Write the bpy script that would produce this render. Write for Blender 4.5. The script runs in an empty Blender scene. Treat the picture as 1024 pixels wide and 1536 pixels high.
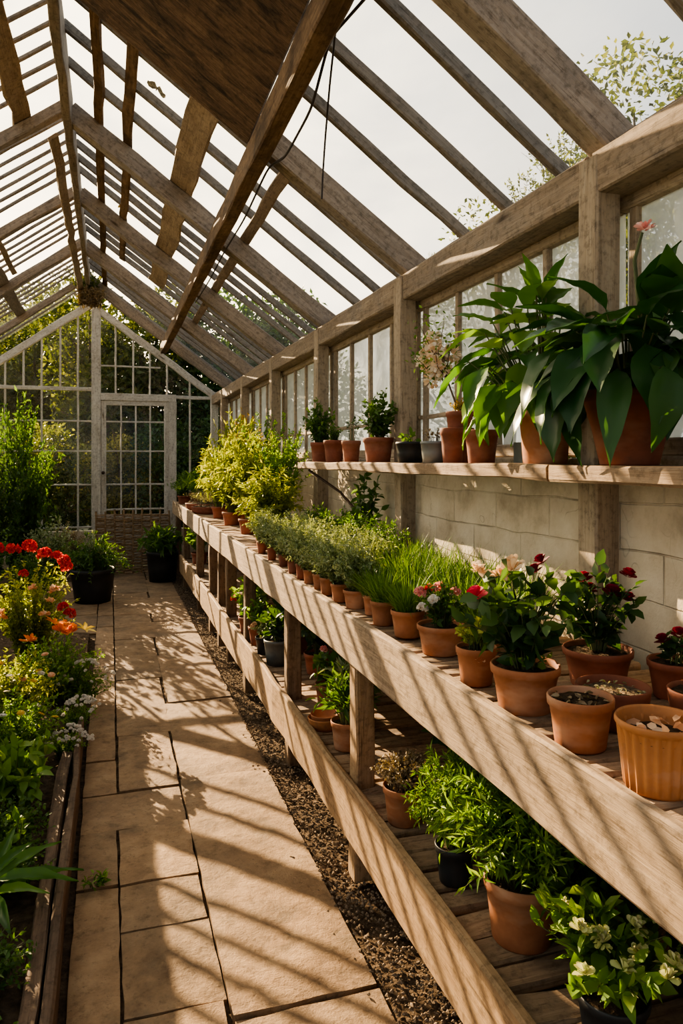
import bpy, math, random
import numpy as np
from mathutils import Vector, Matrix

R = math.radians
C = bpy.context.scene.collection
random.seed(7)
UP = np.array([0., 0., 1.])

# ------------------------------------------------------------------ objects
def World(o):
    if o.parent is None:
        return o.matrix_basis.copy()
    return World(o.parent) @ o.matrix_basis

def tag(o, label=None, cat=None, group=None, kind=None):
    if label: o['label'] = label
    if cat: o['category'] = cat
    if group: o['group'] = group
    if kind: o['kind'] = kind
    return o

def empty(name, loc=(0, 0, 0), rz=0.0):
    o = bpy.data.objects.new(name, None)
    o.empty_display_size = .05
    C.objects.link(o)
    o.matrix_basis = Matrix.Translation(loc) @ Matrix.Rotation(rz, 4, 'Z')
    return o

def thing(name, label, cat, loc, rz=0.0, group=None):
    return tag(empty(name, loc, rz), label, cat, group)

def struct(name, loc=(0, 0, 0)):
    return tag(empty(name, loc), kind='structure')

def link(name, me, parent=None, M=None, local=None):
    """M: wanted world matrix; local: wanted matrix relative to the parent."""
    o = bpy.data.objects.new(name, me)
    C.objects.link(o)
    if parent is not None:
        o.parent = parent
        if local is not None:
            o.matrix_basis = local
        elif M is not None:
            o.matrix_basis = World(parent).inverted() @ M
        else:
            o.matrix_basis = World(parent).inverted()
    elif M is not None:
        o.matrix_basis = M
    elif local is not None:
        o.matrix_basis = local
    return o

class Geo:
    """collects triangles and quads into one mesh"""
    def __init__(s):
        s.V = []; s.T = []; s.Q = []; s.A = []; s.n = 0; s.TM = []; s.QM = []
    def add(s, V, F, var=0.0, mi=0):
        V = np.asarray(V, float).reshape(-1, 3)
        s.V.append(V)
        a = np.zeros(len(V)); a[:] = var
        s.A.append(a)
        if isinstance(F, np.ndarray):
            F = F + s.n
            if F.shape[1] == 3: s.T.append(F); s.TM.append(np.full(len(F), mi))
            else: s.Q.append(F); s.QM.append(np.full(len(F), mi))
        else:
            t = [f for f in F if len(f) == 3]; q = [f for f in F if len(f) == 4]
            if t: s.T.append(np.array(t) + s.n); s.TM.append(np.full(len(t), mi))
            if q: s.Q.append(np.array(q) + s.n); s.QM.append(np.full(len(q), mi))
        s.n += len(V)
        return s
    def mesh(s, name, mats, smooth=True):
        me = bpy.data.meshes.new(name)
        if not s.V: return me
        V = np.concatenate(s.V)
        T = np.concatenate(s.T) if s.T else np.zeros((0, 3), int)
        Q = np.concatenate(s.Q) if s.Q else np.zeros((0, 4), int)
        me.vertices.add(len(V)); me.vertices.foreach_set('co', V.ravel())
        me.loops.add(len(T) * 3 + len(Q) * 4)
        me.loops.foreach_set('vertex_index', np.concatenate([T.ravel(), Q.ravel()]).astype(np.int32))
        me.polygons.add(len(T) + len(Q))
        st = np.concatenate([np.arange(len(T)) * 3, len(T) * 3 + np.arange(len(Q)) * 4]).astype(np.int32)
        me.polygons.foreach_set('loop_start', st)
        mi = np.concatenate(s.TM + s.QM).astype(np.int32)
        me.polygons.foreach_set('material_index', mi)
        me.polygons.foreach_set('use_smooth', np.full(len(T) + len(Q), bool(smooth)))
        at = me.attributes.new('var', 'FLOAT', 'POINT')
        at.data.foreach_set('value', np.concatenate(s.A).astype(np.float32))
        for m in (mats if isinstance(mats, (list, tuple)) else [mats]): me.materials.append(m)
        me.update(calc_edges=True); me.validate()
        return me

# ------------------------------------------------------------------ materials
def newmat(name):
    m = bpy.data.materials.new(name); m.use_nodes = True
    m.node_tree.nodes.clear()
    return m, m.node_tree

def N(nt, typ, ins=None, **pr):
    n = nt.nodes.new(typ)
    for k, v in pr.items(): setattr(n, k, v)
    for k, v in (ins or {}).items():
        s = n.inputs[k]
        if isinstance(v, bpy.types.NodeSocket): nt.links.new(v, s)
        elif isinstance(v, tuple) and len(v) == 3 and s.type == 'RGBA': s.default_value = (*v, 1)
        else: s.default_value = v
    return n

def ramp(nt, fac, stops, interp='LINEAR'):
    n = nt.nodes.new('ShaderNodeValToRGB'); nt.links.new(fac, n.inputs[0])
    e = n.color_ramp.elements; n.color_ramp.interpolation = interp
    while len(e) < len(stops): e.new(.5)
    for el, (p, c) in zip(e, stops):
        el.position = p; el.color = (*c, 1) if len(c) == 3 else c
    return n.outputs[0]

def mixc(nt, f, a, b, blend='MIX'):
    n = nt.nodes.new('ShaderNodeMix'); n.data_type = 'RGBA'; n.blend_type = blend
    for i, v in ((0, f), (6, a), (7, b)):
        s = n.inputs[i]
        if isinstance(v, bpy.types.NodeSocket): nt.links.new(v, s)
        else: s.default_value = v if i == 0 else (*v, 1)
    return n.outputs[2]

def mth(nt, op, a, b=0.0):
    n = nt.nodes.new('ShaderNodeMath'); n.operation = op
    for i, v in ((0, a), (1, b)):
        if isinstance(v, bpy.types.NodeSocket): nt.links.new(v, n.inputs[i])
        else: n.inputs[i].default_value = v
    return n.outputs[0]

def coords(nt, var=True):
    tc = N(nt, 'ShaderNodeTexCoord').outputs['Object']
    oi = N(nt, 'ShaderNodeObjectInfo').outputs['Random']
    off = mth(nt, 'MULTIPLY', oi, 41.0)
    if var:
        at = N(nt, 'ShaderNodeAttribute', attribute_name='var').outputs['Fac']
        off = mth(nt, 'ADD', off, mth(nt, 'MULTIPLY', at, 17.0))
    cv = N(nt, 'ShaderNodeCombineXYZ', {0: off, 1: off, 2: off}).outputs[0]
    return N(nt, 'ShaderNodeVectorMath', {0: tc, 1: cv}, operation='ADD').outputs[0]

def noise(nt, vec, scale, detail=4, rough=.55, sc=None, dist=0.0):
    if sc: vec = N(nt, 'ShaderNodeMapping', {'Vector': vec, 'Scale': sc}).outputs[0]
    return N(nt, 'ShaderNodeTexNoise', {'Vector': vec, 'Scale': scale, 'Detail': detail, 'Roughness': rough, 'Distortion': dist}).outputs[0]

def finish(nt, shader):
    o = nt.nodes.new('ShaderNodeOutputMaterial'); nt.links.new(shader, o.inputs[0])

def bumpn(nt, h, strength, dist=.01):
    return N(nt, 'ShaderNodeBump', {'Height': h, 'Strength': strength, 'Distance': dist}).outputs[0]

def wood(name, dark, mid, light, stain=None, stain_amt=.35, rough=.8, bump=.5, varmul=.0, blot=(1, 2.0, 2.0)):
    m, nt = newmat(name); v = coords(nt)
    g = noise(nt, v, 1.0, 8, .7, (2.6, 34, 34), 1.2)
    fine = noise(nt, v, 1.0, 4, .65, (7, 150, 150), .4); spk = noise(nt, v, 42, 5, .7)
    col = ramp(nt, g, [(.22, dark), (.48, mid), (.78, light)])
    bl = noise(nt, v, 3.1, 7, .66, blot, .6)
    if stain:
        col = mixc(nt, mth(nt, 'MULTIPLY', ramp(nt, bl, [(.46, (0, 0, 0)), (.66, (1, 1, 1))]), stain_amt), col, stain)
    crack = ramp(nt, fine, [(.33, (.30, .28, .26)), (.42, (1, 1, 1))])
    col = mixc(nt, .6, col, crack, 'MULTIPLY')
    col = mixc(nt, .55, col, ramp(nt, spk, [(.34, (.35, .33, .31)), (.5, (1, 1, 1)), (.68, (1.12, 1.1, 1.07))]), 'MULTIPLY')
    vo = N(nt, 'ShaderNodeTexVoronoi', {'Vector': N(nt, 'ShaderNodeMapping', {'Vector': v, 'Scale': (1.5, 6, 6)}).outputs[0], 'Scale': 1.0}).outputs[0]
    knot = ramp(nt, vo, [(.03, (.18, .13, .09)), (.10, (1, 1, 1))])
    col = mixc(nt, .8, col, knot, 'MULTIPLY')
    if varmul:
        at = N(nt, 'ShaderNodeAttribute', attribute_name='var').outputs['Fac']
        sh = ramp(nt, at, [(0, (1 - varmul,) * 3), (1, (1 + varmul * .6,) * 3)])
        col = mixc(nt, 1.0, col, sh, 'MULTIPLY')
    h = mth(nt, 'ADD', mth(nt, 'MULTIPLY', fine, .6), g)
    p = N(nt, 'ShaderNodeBsdfPrincipled', {'Base Color': col, 'Roughness': rough, 'Normal': bumpn(nt, h, bump, .006), 'Specular IOR Level': .25})
    finish(nt, p.outputs[0]); return m

def leaf(name, c1, c2, c3=None, trans=.42, rough=.5, tint=(1.25, 1.25, .55)):
    m, nt = newmat(name)
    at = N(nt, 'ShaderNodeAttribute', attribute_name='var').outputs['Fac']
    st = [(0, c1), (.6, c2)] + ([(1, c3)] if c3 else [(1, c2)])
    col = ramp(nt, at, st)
    p = N(nt, 'ShaderNodeBsdfPrincipled', {'Base Color': col, 'Roughness': rough, 'Specular IOR Level': .35})
    t = N(nt, 'ShaderNodeBsdfTranslucent', {'Color': mixc(nt, 1.0, col, tint, 'MULTIPLY')})
    mx = N(nt, 'ShaderNodeMixShader', {0: trans, 1: p.outputs[0], 2: t.outputs[0]})
    finish(nt, mx.outputs[0]); return m

def plain(name, c1, c2, scale=12., rough=.7, bump=.2, spec=.3, metal=0.0, sc=None, dist=.004):
    m, nt = newmat(name); v = coords(nt)
    n = noise(nt, v, scale, 6, .6, sc)
    col = ramp(nt, n, [(.3, c1), (.7, c2)])
    p = N(nt, 'ShaderNodeBsdfPrincipled', {'Base Color': col, 'Roughness': rough, 'Metallic': metal, 'Specular IOR Level': spec, 'Normal': bumpn(nt, n, bump, dist)})
    finish(nt, p.outputs[0]); return m

def terracotta(name, c1, c2, salt=(.62, .42, .28)):
    m, nt = newmat(name); v = coords(nt)
    n = noise(nt, v, 14, 6, .6); n2 = noise(nt, v, 5, 4, .6, (1, 1, 2.2))
    col = ramp(nt, n, [(.3, c1), (.7, c2)])
    col = mixc(nt, mth(nt, 'MULTIPLY', ramp(nt, n2, [(.52, (0, 0, 0)), (.72, (1, 1, 1))]), .45), col, salt)
    n3 = noise(nt, v, 7, 5, .7)
    col = mixc(nt, mth(nt, 'MULTIPLY', ramp(nt, n3, [(.60, (0, 0, 0)), (.74, (1, 1, 1))]), .6), col, (.07, .045, .03))
    p = N(nt, 'ShaderNodeBsdfPrincipled', {'Base Color': col, 'Roughness': .72, 'Specular IOR Level': .3, 'Normal': bumpn(nt, n, .25, .003)})
    finish(nt, p.outputs[0]); return m

def glassmat(name, dirt, lo, hi, tcol=(.97, .98, .98), dcol=(.75, .77, .72), sc=(1, 1, 1), nscale=3.0, gloss=.05):
    m, nt = newmat(name)
    tc = N(nt, 'ShaderNodeTexCoord').outputs['Object']
    n = noise(nt, tc, nscale, 7, .62, sc, .6); n2 = noise(nt, tc, nscale * 9, 4, .6, sc)
    f = ramp(nt, mth(nt, 'ADD', mth(nt, 'MULTIPLY', n, .75), mth(nt, 'MULTIPLY', n2, .25)), [(.35, (lo,) * 3), (.68, (hi,) * 3)])
    tr = N(nt, 'ShaderNodeBsdfTransparent', {'Color': tcol})
    gl = N(nt, 'ShaderNodeBsdfGlossy', {'Color': (.9, .9, .9), 'Roughness': .08})
    cl = N(nt, 'ShaderNodeMixShader', {0: gloss, 1: tr.outputs[0], 2: gl.outputs[0]})
    dc = mixc(nt, n2, dcol, tuple(c * .72 for c in dcol))
    df = N(nt, 'ShaderNodeBsdfDiffuse', {'Color': dc}); tl = N(nt, 'ShaderNodeBsdfTranslucent', {'Color': dc})
    dd = N(nt, 'ShaderNodeMixShader', {0: .72, 1: df.outputs[0], 2: tl.outputs[0]})
    mx = N(nt, 'ShaderNodeMixShader', {0: mth(nt, 'MULTIPLY', f, dirt), 1: cl.outputs[0], 2: dd.outputs[0]})
    finish(nt, mx.outputs[0]); return m

def brickmat():
    m, nt = newmat('painted_brick')
    tc = N(nt, 'ShaderNodeTexCoord').outputs['Object']
    sp = N(nt, 'ShaderNodeSeparateXYZ', {0: tc})
    wob = noise(nt, tc, 2.2, 3, .5)
    vz = mth(nt, 'ADD', sp.outputs[2], mth(nt, 'MULTIPLY', wob, .05))
    uv = N(nt, 'ShaderNodeCombineXYZ', {0: sp.outputs[1], 1: vz, 2: 0.0}).outputs[0]
    b = N(nt, 'ShaderNodeTexBrick', {'Vector': uv, 'Scale': 1.0, 'Mortar Size': .004, 'Mortar Smooth': .6, 'Brick Width': .36, 'Row Height': .135, 'Bias': 0.0,
                                     'Color1': (1, 1, 1), 'Color2': (.86, .86, .86), 'Mortar': (0, 0, 0)})
    n = noise(nt, tc, 5, 7, .65); nf = noise(nt, tc, 38, 5, .6)
    col = ramp(nt, n, [(.26, (.30, .235, .16)), (.48, (.55, .46, .335)), (.72, (.68, .595, .46))])
    brk = noise(nt, tc, 3.3, 4, .6)
    vis = ramp(nt, brk, [(.47, (0, 0, 0)), (.66, (1, 1, 1))])
    mort = mth(nt, 'MULTIPLY', b.outputs['Fac'], vis)
    col = mixc(nt, mth(nt, 'MULTIPLY', mort, .85), col, (.12, .09, .065))
    col = mixc(nt, .5, col, b.outputs['Color'], 'MULTIPLY') if False else col
    # cracks
    vo = N(nt, 'ShaderNodeTexVoronoi', {'Vector': N(nt, 'ShaderNodeVectorMath', {0: tc, 1: N(nt, 'ShaderNodeTexNoise', {'Vector': tc, 'Scale': 6.0}).outputs[1]}, operation='ADD').outputs[0], 'Scale': 1.7}, feature='DISTANCE_TO_EDGE').outputs[0]
    ck = ramp(nt, vo, [(.0, (1, 1, 1)), (.012, (0, 0, 0))])
    col = mixc(nt, mth(nt, 'MULTIPLY', ck, mth(nt, 'MULTIPLY', vis, .7)), col, (.10, .075, .055))
    h = mth(nt, 'SUBTRACT', mth(nt, 'ADD', mth(nt, 'MULTIPLY', n, .6), mth(nt, 'MULTIPLY', nf, .25)), mth(nt, 'MULTIPLY', b.outputs['Fac'], .5))
    p = N(nt, 'ShaderNodeBsdfPrincipled', {'Base Color': col, 'Roughness': .88, 'Specular IOR Level': .2, 'Normal': bumpn(nt, h, .7, .02)})
    finish(nt, p.outputs[0]); return m

def stonemat():
    m, nt = newmat('paving_stone'); v = coords(nt, False)
    at = N(nt, 'ShaderNodeAttribute', attribute_name='var').outputs['Fac']
    n = noise(nt, v, 6, 8, .68); n2 = noise(nt, v, 1.6, 4, .6); nf = noise(nt, v, 70, 4, .7)
    col = ramp(nt, n, [(.26, (.12, .075, .043)), (.48, (.265, .175, .10)), (.75, (.41, .29, .175))])
    col = mixc(nt, mth(nt, 'MULTIPLY', ramp(nt, n2, [(.4, (0, 0, 0)), (.65, (1, 1, 1))]), .4), col, (.20, .15, .105))
    col = mixc(nt, 1.0, col, ramp(nt, at, [(0, (.8, .79, .78)), (1, (1.15, 1.1, 1.05))]), 'MULTIPLY')
    n4 = noise(nt, v, 21, 6, .75)
    col = mixc(nt, .75, col, ramp(nt, n4, [(.30, (.45, .42, .38)), (.47, (1, 1, 1)), (.70, (1.15, 1.13, 1.1))]), 'MULTIPLY')
    n5 = noise(nt, v, 3.1, 6, .7)
    col = mixc(nt, mth(nt, 'MULTIPLY', ramp(nt, n5, [(.54, (0, 0, 0)), (.66, (1, 1, 1))]), .55), col, (.11, .085, .055))
    sp = ramp(nt, nf, [(.62, (0, 0, 0)), (.68, (1, 1, 1))])
    col = mixc(nt, mth(nt, 'MULTIPLY', sp, .5), col, (.07, .05, .035))
    p = N(nt, 'ShaderNodeBsdfPrincipled', {'Base Color': col, 'Roughness': .8, 'Specular IOR Level': .3, 'Normal': bumpn(nt, mth(nt, 'ADD', n, mth(nt, 'MULTIPLY', n4, .8)), .6, .014)})
    finish(nt, p.outputs[0]); return m

M = {}
M['rafter'] = wood('rafter_wood', (.14, .112, .085), (.28, .235, .19), (.41, .36, .305), (.17, .155, .14), .55)
M['beam'] = wood('eaves_wood', (.14, .098, .062), (.265, .20, .138), (.38, .30, .215), (.20, .175, .15), .5)
M['bar'] = wood('bar_wood', (.12, .10, .08), (.235, .205, .17), (.34, .305, .26), (.15, .145, .135), .5)
M['plank'] = wood('plank_wood', (.18, .125, .075), (.32, .24, .16), (.45, .35, .24), (.16, .11, .07), .6)
M['darkbeam'] = wood('dark_beam_wood', (.085, .05, .027), (.19, .12, .068), (.31, .21, .125), (.03, .02, .014), .7)
M['board'] = wood('dark_board_wood', (.04, .025, .014), (.13, .08, .046), (.25, .165, .095), (.025, .016, .01), .95, bump=1.0, blot=(2.2, 5, 5))
M['post'] = wood('post_wood', (.21, .155, .10), (.36, .28, .195), (.47, .385, .28), (.25, .21, .165), .4)
M['bench'] = wood('bench_wood', (.14, .092, .055), (.33, .235, .15), (.46, .345, .235), (.24, .18, .13), .5)
M['lowboard'] = wood('low_board_wood', (.18, .11, .055), (.34, .22, .12), (.46, .32, .185), (.20, .135, .075), .5)
M['leg'] = wood('leg_wood', (.10, .062, .035), (.20, .13, .075), (.30, .21, .13), (.08, .055, .035), .5)
M['slat'] = wood('slat_wood', (.16, .10, .06), (.32, .22, .14), (.45, .33, .22), (.10, .07, .045), .5, varmul=.35)
M['tile'] = wood('bench_tile', (.20, .13, .08), (.40, .275, .175), (.55, .40, .27), (.16, .11, .08), .5, varmul=.4)
M['shelf'] = wood('shelf_wood', (.15, .095, .055), (.31, .21, .13), (.47, .35, .235), (.10, .07, .045), .5)
M['white'] = wood('flaking_white_wood', (.32, .29, .24), (.55, .52, .46), (.68, .66, .60), (.30, .25, .19), .5, bump=.3)
M['edge'] = wood('edging_wood', (.075, .045, .027), (.155, .10, .065), (.24, .165, .11), (.05, .035, .025), .5)
M['bark'] = wood('bark', (.05, .035, .022), (.12, .085, .055), (.20, .15, .10))
M['terra'] = terracotta('terracotta', (.26, .098, .042), (.42, .172, .078))
M['terra_d'] = terracotta('terracotta_dark', (.17, .055, .03), (.29, .10, .055), (.38, .21, .14))
M['terra_o'] = terracotta('terracotta_ochre', (.36, .145, .05), (.50, .215, .08))
M['black'] = plain('black_plastic', (.012, .013, .014), (.03, .03, .03), 9, .5, .1, .4)
M['bucket'] = plain('grey_metal', (.10, .11, .105), (.24, .25, .24), 8, .5, .2, .4, .3)
M['soil'] = plain('potting_soil', (.018, .012, .008), (.10, .068, .042), 60, .95, 1.0, .1, dist=.01)
M['grit'] = plain('gritty_mulch', (.08, .055, .035), (.34, .25, .16), 90, .95, 1.0, .1, dist=.01)
M['earth'] = plain('earth', (.04, .027, .017), (.16, .11, .07), 26, .95, 1.0, .1, dist=.03)
M['pebble'] = plain('pebbles', (.09, .062, .04), (.30, .22, .145), 3, .9, .3, .2)
M['lawn'] = plain('outdoor_ground', (.12, .12, .06), (.28, .25, .15), 2, .95, .5, .1)
M['iron'] = plain('rusty_iron', (.03, .018, .012), (.09, .05, .03), 40, .7, .3, .4, .4)
M['cable'] = plain('cable_rubber', (.02, .016, .014), (.05, .035, .03), 20, .6, .1, .4)
M['stone'] = stonemat()
M['brick'] = brickmat()
M['roofglass'] = glassmat('roof_glass', 1.0, .01, .13, sc=(1.0, .35, 1.0), nscale=3.2, gloss=.04)
M['wallglass'] = glassmat('frosted_glass', 1.0, .38, .80, dcol=(.95, .94, .86), nscale=4, gloss=.05)
M['clearglass'] = glassmat('gable_glass', 1.0, .0, .012, nscale=3, gloss=.015)
M['wicker'] = plain('wicker', (.16, .10, .055), (.42, .30, .18), 30, .85, .4, .2)
# foliage
M['l_grass'] = leaf('grass_leaf', (.05, .11, .022), (.13, .24, .045), (.26, .36, .09))
M['l_silver'] = leaf('silver_leaf', (.10, .14, .06), (.26, .32, .15), (.50, .53, .34), trans=.3)
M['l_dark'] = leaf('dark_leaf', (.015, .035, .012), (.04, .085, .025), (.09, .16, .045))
M['l_mid'] = leaf('mid_leaf', (.03, .07, .018), (.085, .17, .035), (.17, .28, .06))
M['l_yg'] = leaf('yellow_green_leaf', (.11, .16, .025), (.27, .33, .045), (.48, .46, .08))
M['l_bright'] = leaf('bright_leaf', (.06, .14, .02), (.15, .28, .04), (.30, .42, .08))
M['l_pale'] = leaf('pale_leaf', (.22, .22, .12), (.40, .38, .22), (.56, .52, .34), trans=.3)
M['l_rose'] = leaf('rose_leaf', (.018, .045, .018), (.05, .105, .035), (.11, .19, .06), rough=.38)
M['l_big'] = leaf('large_leaf', (.02, .07, .02), (.045, .12, .032), (.09, .18, .045), rough=.33, trans=.30)
M['l_big2'] = leaf('large_light_leaf', (.04, .12, .02), (.10, .22, .035), (.24, .38, .06), rough=.36)
M['l_orange'] = leaf('autumn_leaf', (.20, .18, .03), (.42, .30, .05), (.62, .34, .07))
M['l_dry'] = leaf('dry_leaf', (.12, .08, .045), (.30, .22, .13), (.46, .36, .22), trans=.15)
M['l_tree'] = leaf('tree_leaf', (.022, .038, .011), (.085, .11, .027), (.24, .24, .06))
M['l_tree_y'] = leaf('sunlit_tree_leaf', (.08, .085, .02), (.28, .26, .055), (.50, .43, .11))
M['stem'] = plain('green_stem', (.06, .08, .03), (.14, .15, .06), 20, .7, .1)
M['twig'] = plain('brown_twig', (.06, .042, .026), (.16, .115, .07), 20, .85, .2)
def petal(name, a, b, c=None): return leaf(name, a, b, c, trans=.3, rough=.6, tint=(1.1, 1, .9))
M['f_red'] = petal('red_petal', (.55, .02, .025), (.78, .05, .05), (.9, .2, .15))
M['f_rosered'] = petal('crimson_petal', (.55, .01, .05), (.80, .03, .11), (.88, .10, .2))
M['f_burg'] = petal('burgundy_petal', (.10, .003, .012), (.24, .008, .03), (.36, .02, .06))
M['f_cream'] = petal('cream_petal', (.80, .55, .30), (.86, .66, .42), (.9, .76, .56))
M['f_orange'] = petal('orange_petal', (.75, .17, .02), (.88, .30, .05), (.95, .5, .14))
M['f_peach'] = petal('peach_petal', (.8, .42, .2), (.88, .55, .33), (.92, .7, .5))
M['f_white'] = petal('white_petal', (.72, .7, .64), (.85, .83, .78), (.92, .9, .86))
M['f_pink'] = petal('pink_petal', (.78, .26, .24), (.86, .42, .38), (.92, .72, .66))
M['f_blossom'] = petal('blossom_petal', (.85, .6, .38), (.88, .78, .64), (.93, .9, .84))
M['f_palegreen'] = petal('pale_green_tip', (.42, .5, .16), (.58, .62, .28), (.72, .7, .42))
M['f_yellow'] = petal('yellow_petal', (.75, .5, .05), (.85, .62, .1), (.92, .75, .25))
M['wing'] = plain('dark_wing', (.01, .01, .01), (.6, .58, .52), 55, .7, .1)

# ------------------------------------------------------------------ shapes
def chamfer_section(w, h, c):
    a, b = w / 2, h / 2
    return [(-a + c, -b), (a - c, -b), (a, -b + c), (a, b - c), (a - c, b), (-a + c, b), (-a, b - c), (-a, -b + c)]

def bar_geo(g, L, w, h, c=.006, seg=None, jit=.0025, rng=None, M4=None, var=0.0):
    rng = rng or np.random.default_rng(1)
    seg = seg or max(2, int(L / .22))
    sec = np.array(chamfer_section(w, h, min(c, w * .3, h * .3)))
    n = len(sec)
    V = np.zeros((seg + 1, n, 3))
    xs = np.linspace(0, L, seg + 1)
    wob = rng.normal(0, jit, (seg + 1, 1, 2)); ind = rng.normal(0, jit * .6, (seg + 1, n, 2))
    V[:, :, 0] = xs[:, None]; V[:, :, 1:] = sec[None] + wob + ind
    i = np.arange(seg)[:, None] * n; j = np.arange(n)[None]; k = (j + 1) % n
    F = np.stack([i + j, i + k, i + n + k, i + n + j], -1).reshape(-1, 4)
    V = V.reshape(-1, 3)
    caps = []
    for base, flip in ((0, True), (seg * n, False)):
        q = [[base, base + 1, base + 2, base + 7], [base + 7, base + 2, base + 3, base + 6], [base + 6, base + 3, base + 4, base + 5]]
        caps += [x[::-1] if flip else x for x in q]
    F = np.concatenate([F, np.array(caps)])
    if M4 is not None:
        A = np.array(M4); V = V @ A[:3, :3].T + A[:3, 3]
    g.add(V, F, var)

def frame(p0, p1, up=(0, 0, 1)):
    p0, p1, up = Vector(p0), Vector(p1), Vector(up)
    x = (p1 - p0).normalized()
    y = up.cross(x)
    if y.length < 1e-4: y = Vector((0, 1, 0)).cross(x)
    y.normalize(); z = x.cross(y)
    m = Matrix((x, y, z)).transposed().to_4x4(); m.translation = p0
    return m, (p1 - p0).length

SEED = [0]
def beam(name, p0, p1, w, h, mat, parent=None, up=(0, 0, 1), jit=.0025, c=.006):
    SEED[0] += 1
    m, L = frame(p0, p1, up); g = Geo()
    bar_geo(g, L, w, h, c, jit=jit, rng=np.random.default_rng(SEED[0]))
    return link(name, g.mesh(name, mat, False), parent, m)

def box_geo(g, x0, x1, y0, y1, z0, z1, var=0.0):
    V = [(x, y, z) for x in (x0, x1) for y in (y0, y1) for z in (z0, z1)]
    F = np.array([(0, 1, 3, 2), (4, 6, 7, 5), (0, 4, 5, 1), (2, 3, 7, 6), (0, 2, 6, 4), (1, 5, 7, 3)])
    g.add(V, F, var)

def box(name, x0, x1, y0, y1, z0, z1, mat, parent=None):
    g = Geo(); box_geo(g, x0, x1, y0, y1, z0, z1)
    return link(name, g.mesh(name, mat, False), parent)

def tube_geo(g, pts, r, n=5, var=0.0, mi=0):
    P = np.asarray(pts, float); m = len(P)
    r = np.broadcast_to(np.asarray(r, float), (m,))
    T = np.gradient(P, axis=0); T /= np.linalg.norm(T, axis=1)[:, None] + 1e-9
    a = np.where(np.abs(T[:, 2:3]) > .9, np.array([[1., 0, 0]]), np.array([[0, 0, 1.]]))
    A = np.cross(T, a); A /= np.linalg.norm(A, axis=1)[:, None] + 1e-9
    B = np.cross(T, A)
    th = np.arange(n) * 2 * np.pi / n
    V = P[:, None] + r[:, None, None] * (np.cos(th)[None, :, None] * A[:, None] + np.sin(th)[None, :, None] * B[:, None])
    i = np.arange(m - 1)[:, None] * n; j = np.arange(n)[None]; k = (j + 1) % n
    F = np.stack([i + j, i + k, i + n + k, i + n + j], -1).reshape(-1, 4)
    g.add(V.reshape(-1, 3), F, var, mi)

def lathe_geo(g, prof, seg=36, flute=0.0, nf=22, var=0.0, zfl=None):
    pr = np.array(prof, float); m = len(pr)
    th = np.arange(seg) * 2 * np.pi / seg
    V = np.zeros((m, seg, 3))
    rr = pr[:, 0][:, None] * np.ones(seg)[None]
    if flute:
        mask = ((pr[:, 1] > zfl[0]) & (pr[:, 1] < zfl[1]) & (np.arange(m) < zfl[2]))[:, None]
        rr = rr * (1 + mask * flute * np.cos(th * nf)[None])
    V[:, :, 0] = rr * np.cos(th); V[:, :, 1] = rr * np.sin(th); V[:, :, 2] = pr[:, 1][:, None]
    i = np.arange(m - 1)[:, None] * seg; j = np.arange(seg)[None]; k = (j + 1) % seg
    F = np.stack([i + j, i + k, i + seg + k, i + seg + j], -1).reshape(-1, 4)
    g.add(V.reshape(-1, 3), F, var)

# leaf templates: columns = along, side, normal
def tmpl(kind):
    if kind == 'dia':
        return np.array([(0, 0, 0), (.42, .5, .07), (1, 0, -.10), (.42, -.5, .07)], float), np.array([(0, 2, 1), (0, 3, 2)])
    if kind == 'lance':
        return (np.array([(0, 0, 0), (.3, .45, .05), (.65, .38, .02), (1, 0, -.16), (.65, -.38, .02), (.3, -.45, .05), (.45, 0, -.02)], float),
                np.array([(0, 6, 1), (1, 6, 2), (2, 6, 3), (3, 6, 4), (4, 6, 5), (5, 6, 0)]))
    if kind == 'petal':
        return (np.array([(0, 0, 0), (.35, .3, .1), (.8, .5, .14), (1, .22, .05), (1, -.22, .05), (.8, -.5, .14), (.35, -.3, .1)], float),
                np.array([(0, 2, 1), (0, 3, 2), (0, 4, 3), (0, 5, 4), (0, 6, 5)]))
    if kind.startswith('blade'):
        b = float(kind[5:] or .35); t = np.linspace(0, 1, 6); w = np.array([.7, 1, .95, .75, .45, .04]) * .5
        V = np.array([(ti, s * wi, -b * ti * ti) for ti, wi in zip(t, w) for s in (1, -1)])
        return V, np.array([(2 * i, 2 * i + 1, 2 * i + 3, 2 * i + 2) for i in range(5)])
    if kind.startswith('big'):
        b = float(kind[3:] or .4); t = np.linspace(0, 1, 9)
        w = np.array([.06, .52, .85, 1, .97, .82, .58, .28, .02]) * .5
        s = np.array([-1, -.55, 0, .55, 1])
        V = np.array([(ti - .12 * b * ti * ti, sj * wi, -b * ti ** 1.8 + .16 * abs(sj) * wi + .018 * math.sin(ti * 17 + sj * 2)) for ti, wi in zip(t, w) for sj in s])
        F = [(i * 5 + j, i * 5 + j + 1, i * 5 + j + 6, i * 5 + j + 5) for i in range(8) for j in range(4)]
        return V, np.array(F)

def nrm(a): return a / (np.linalg.norm(a, axis=-1, keepdims=True) + 1e-9)

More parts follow.
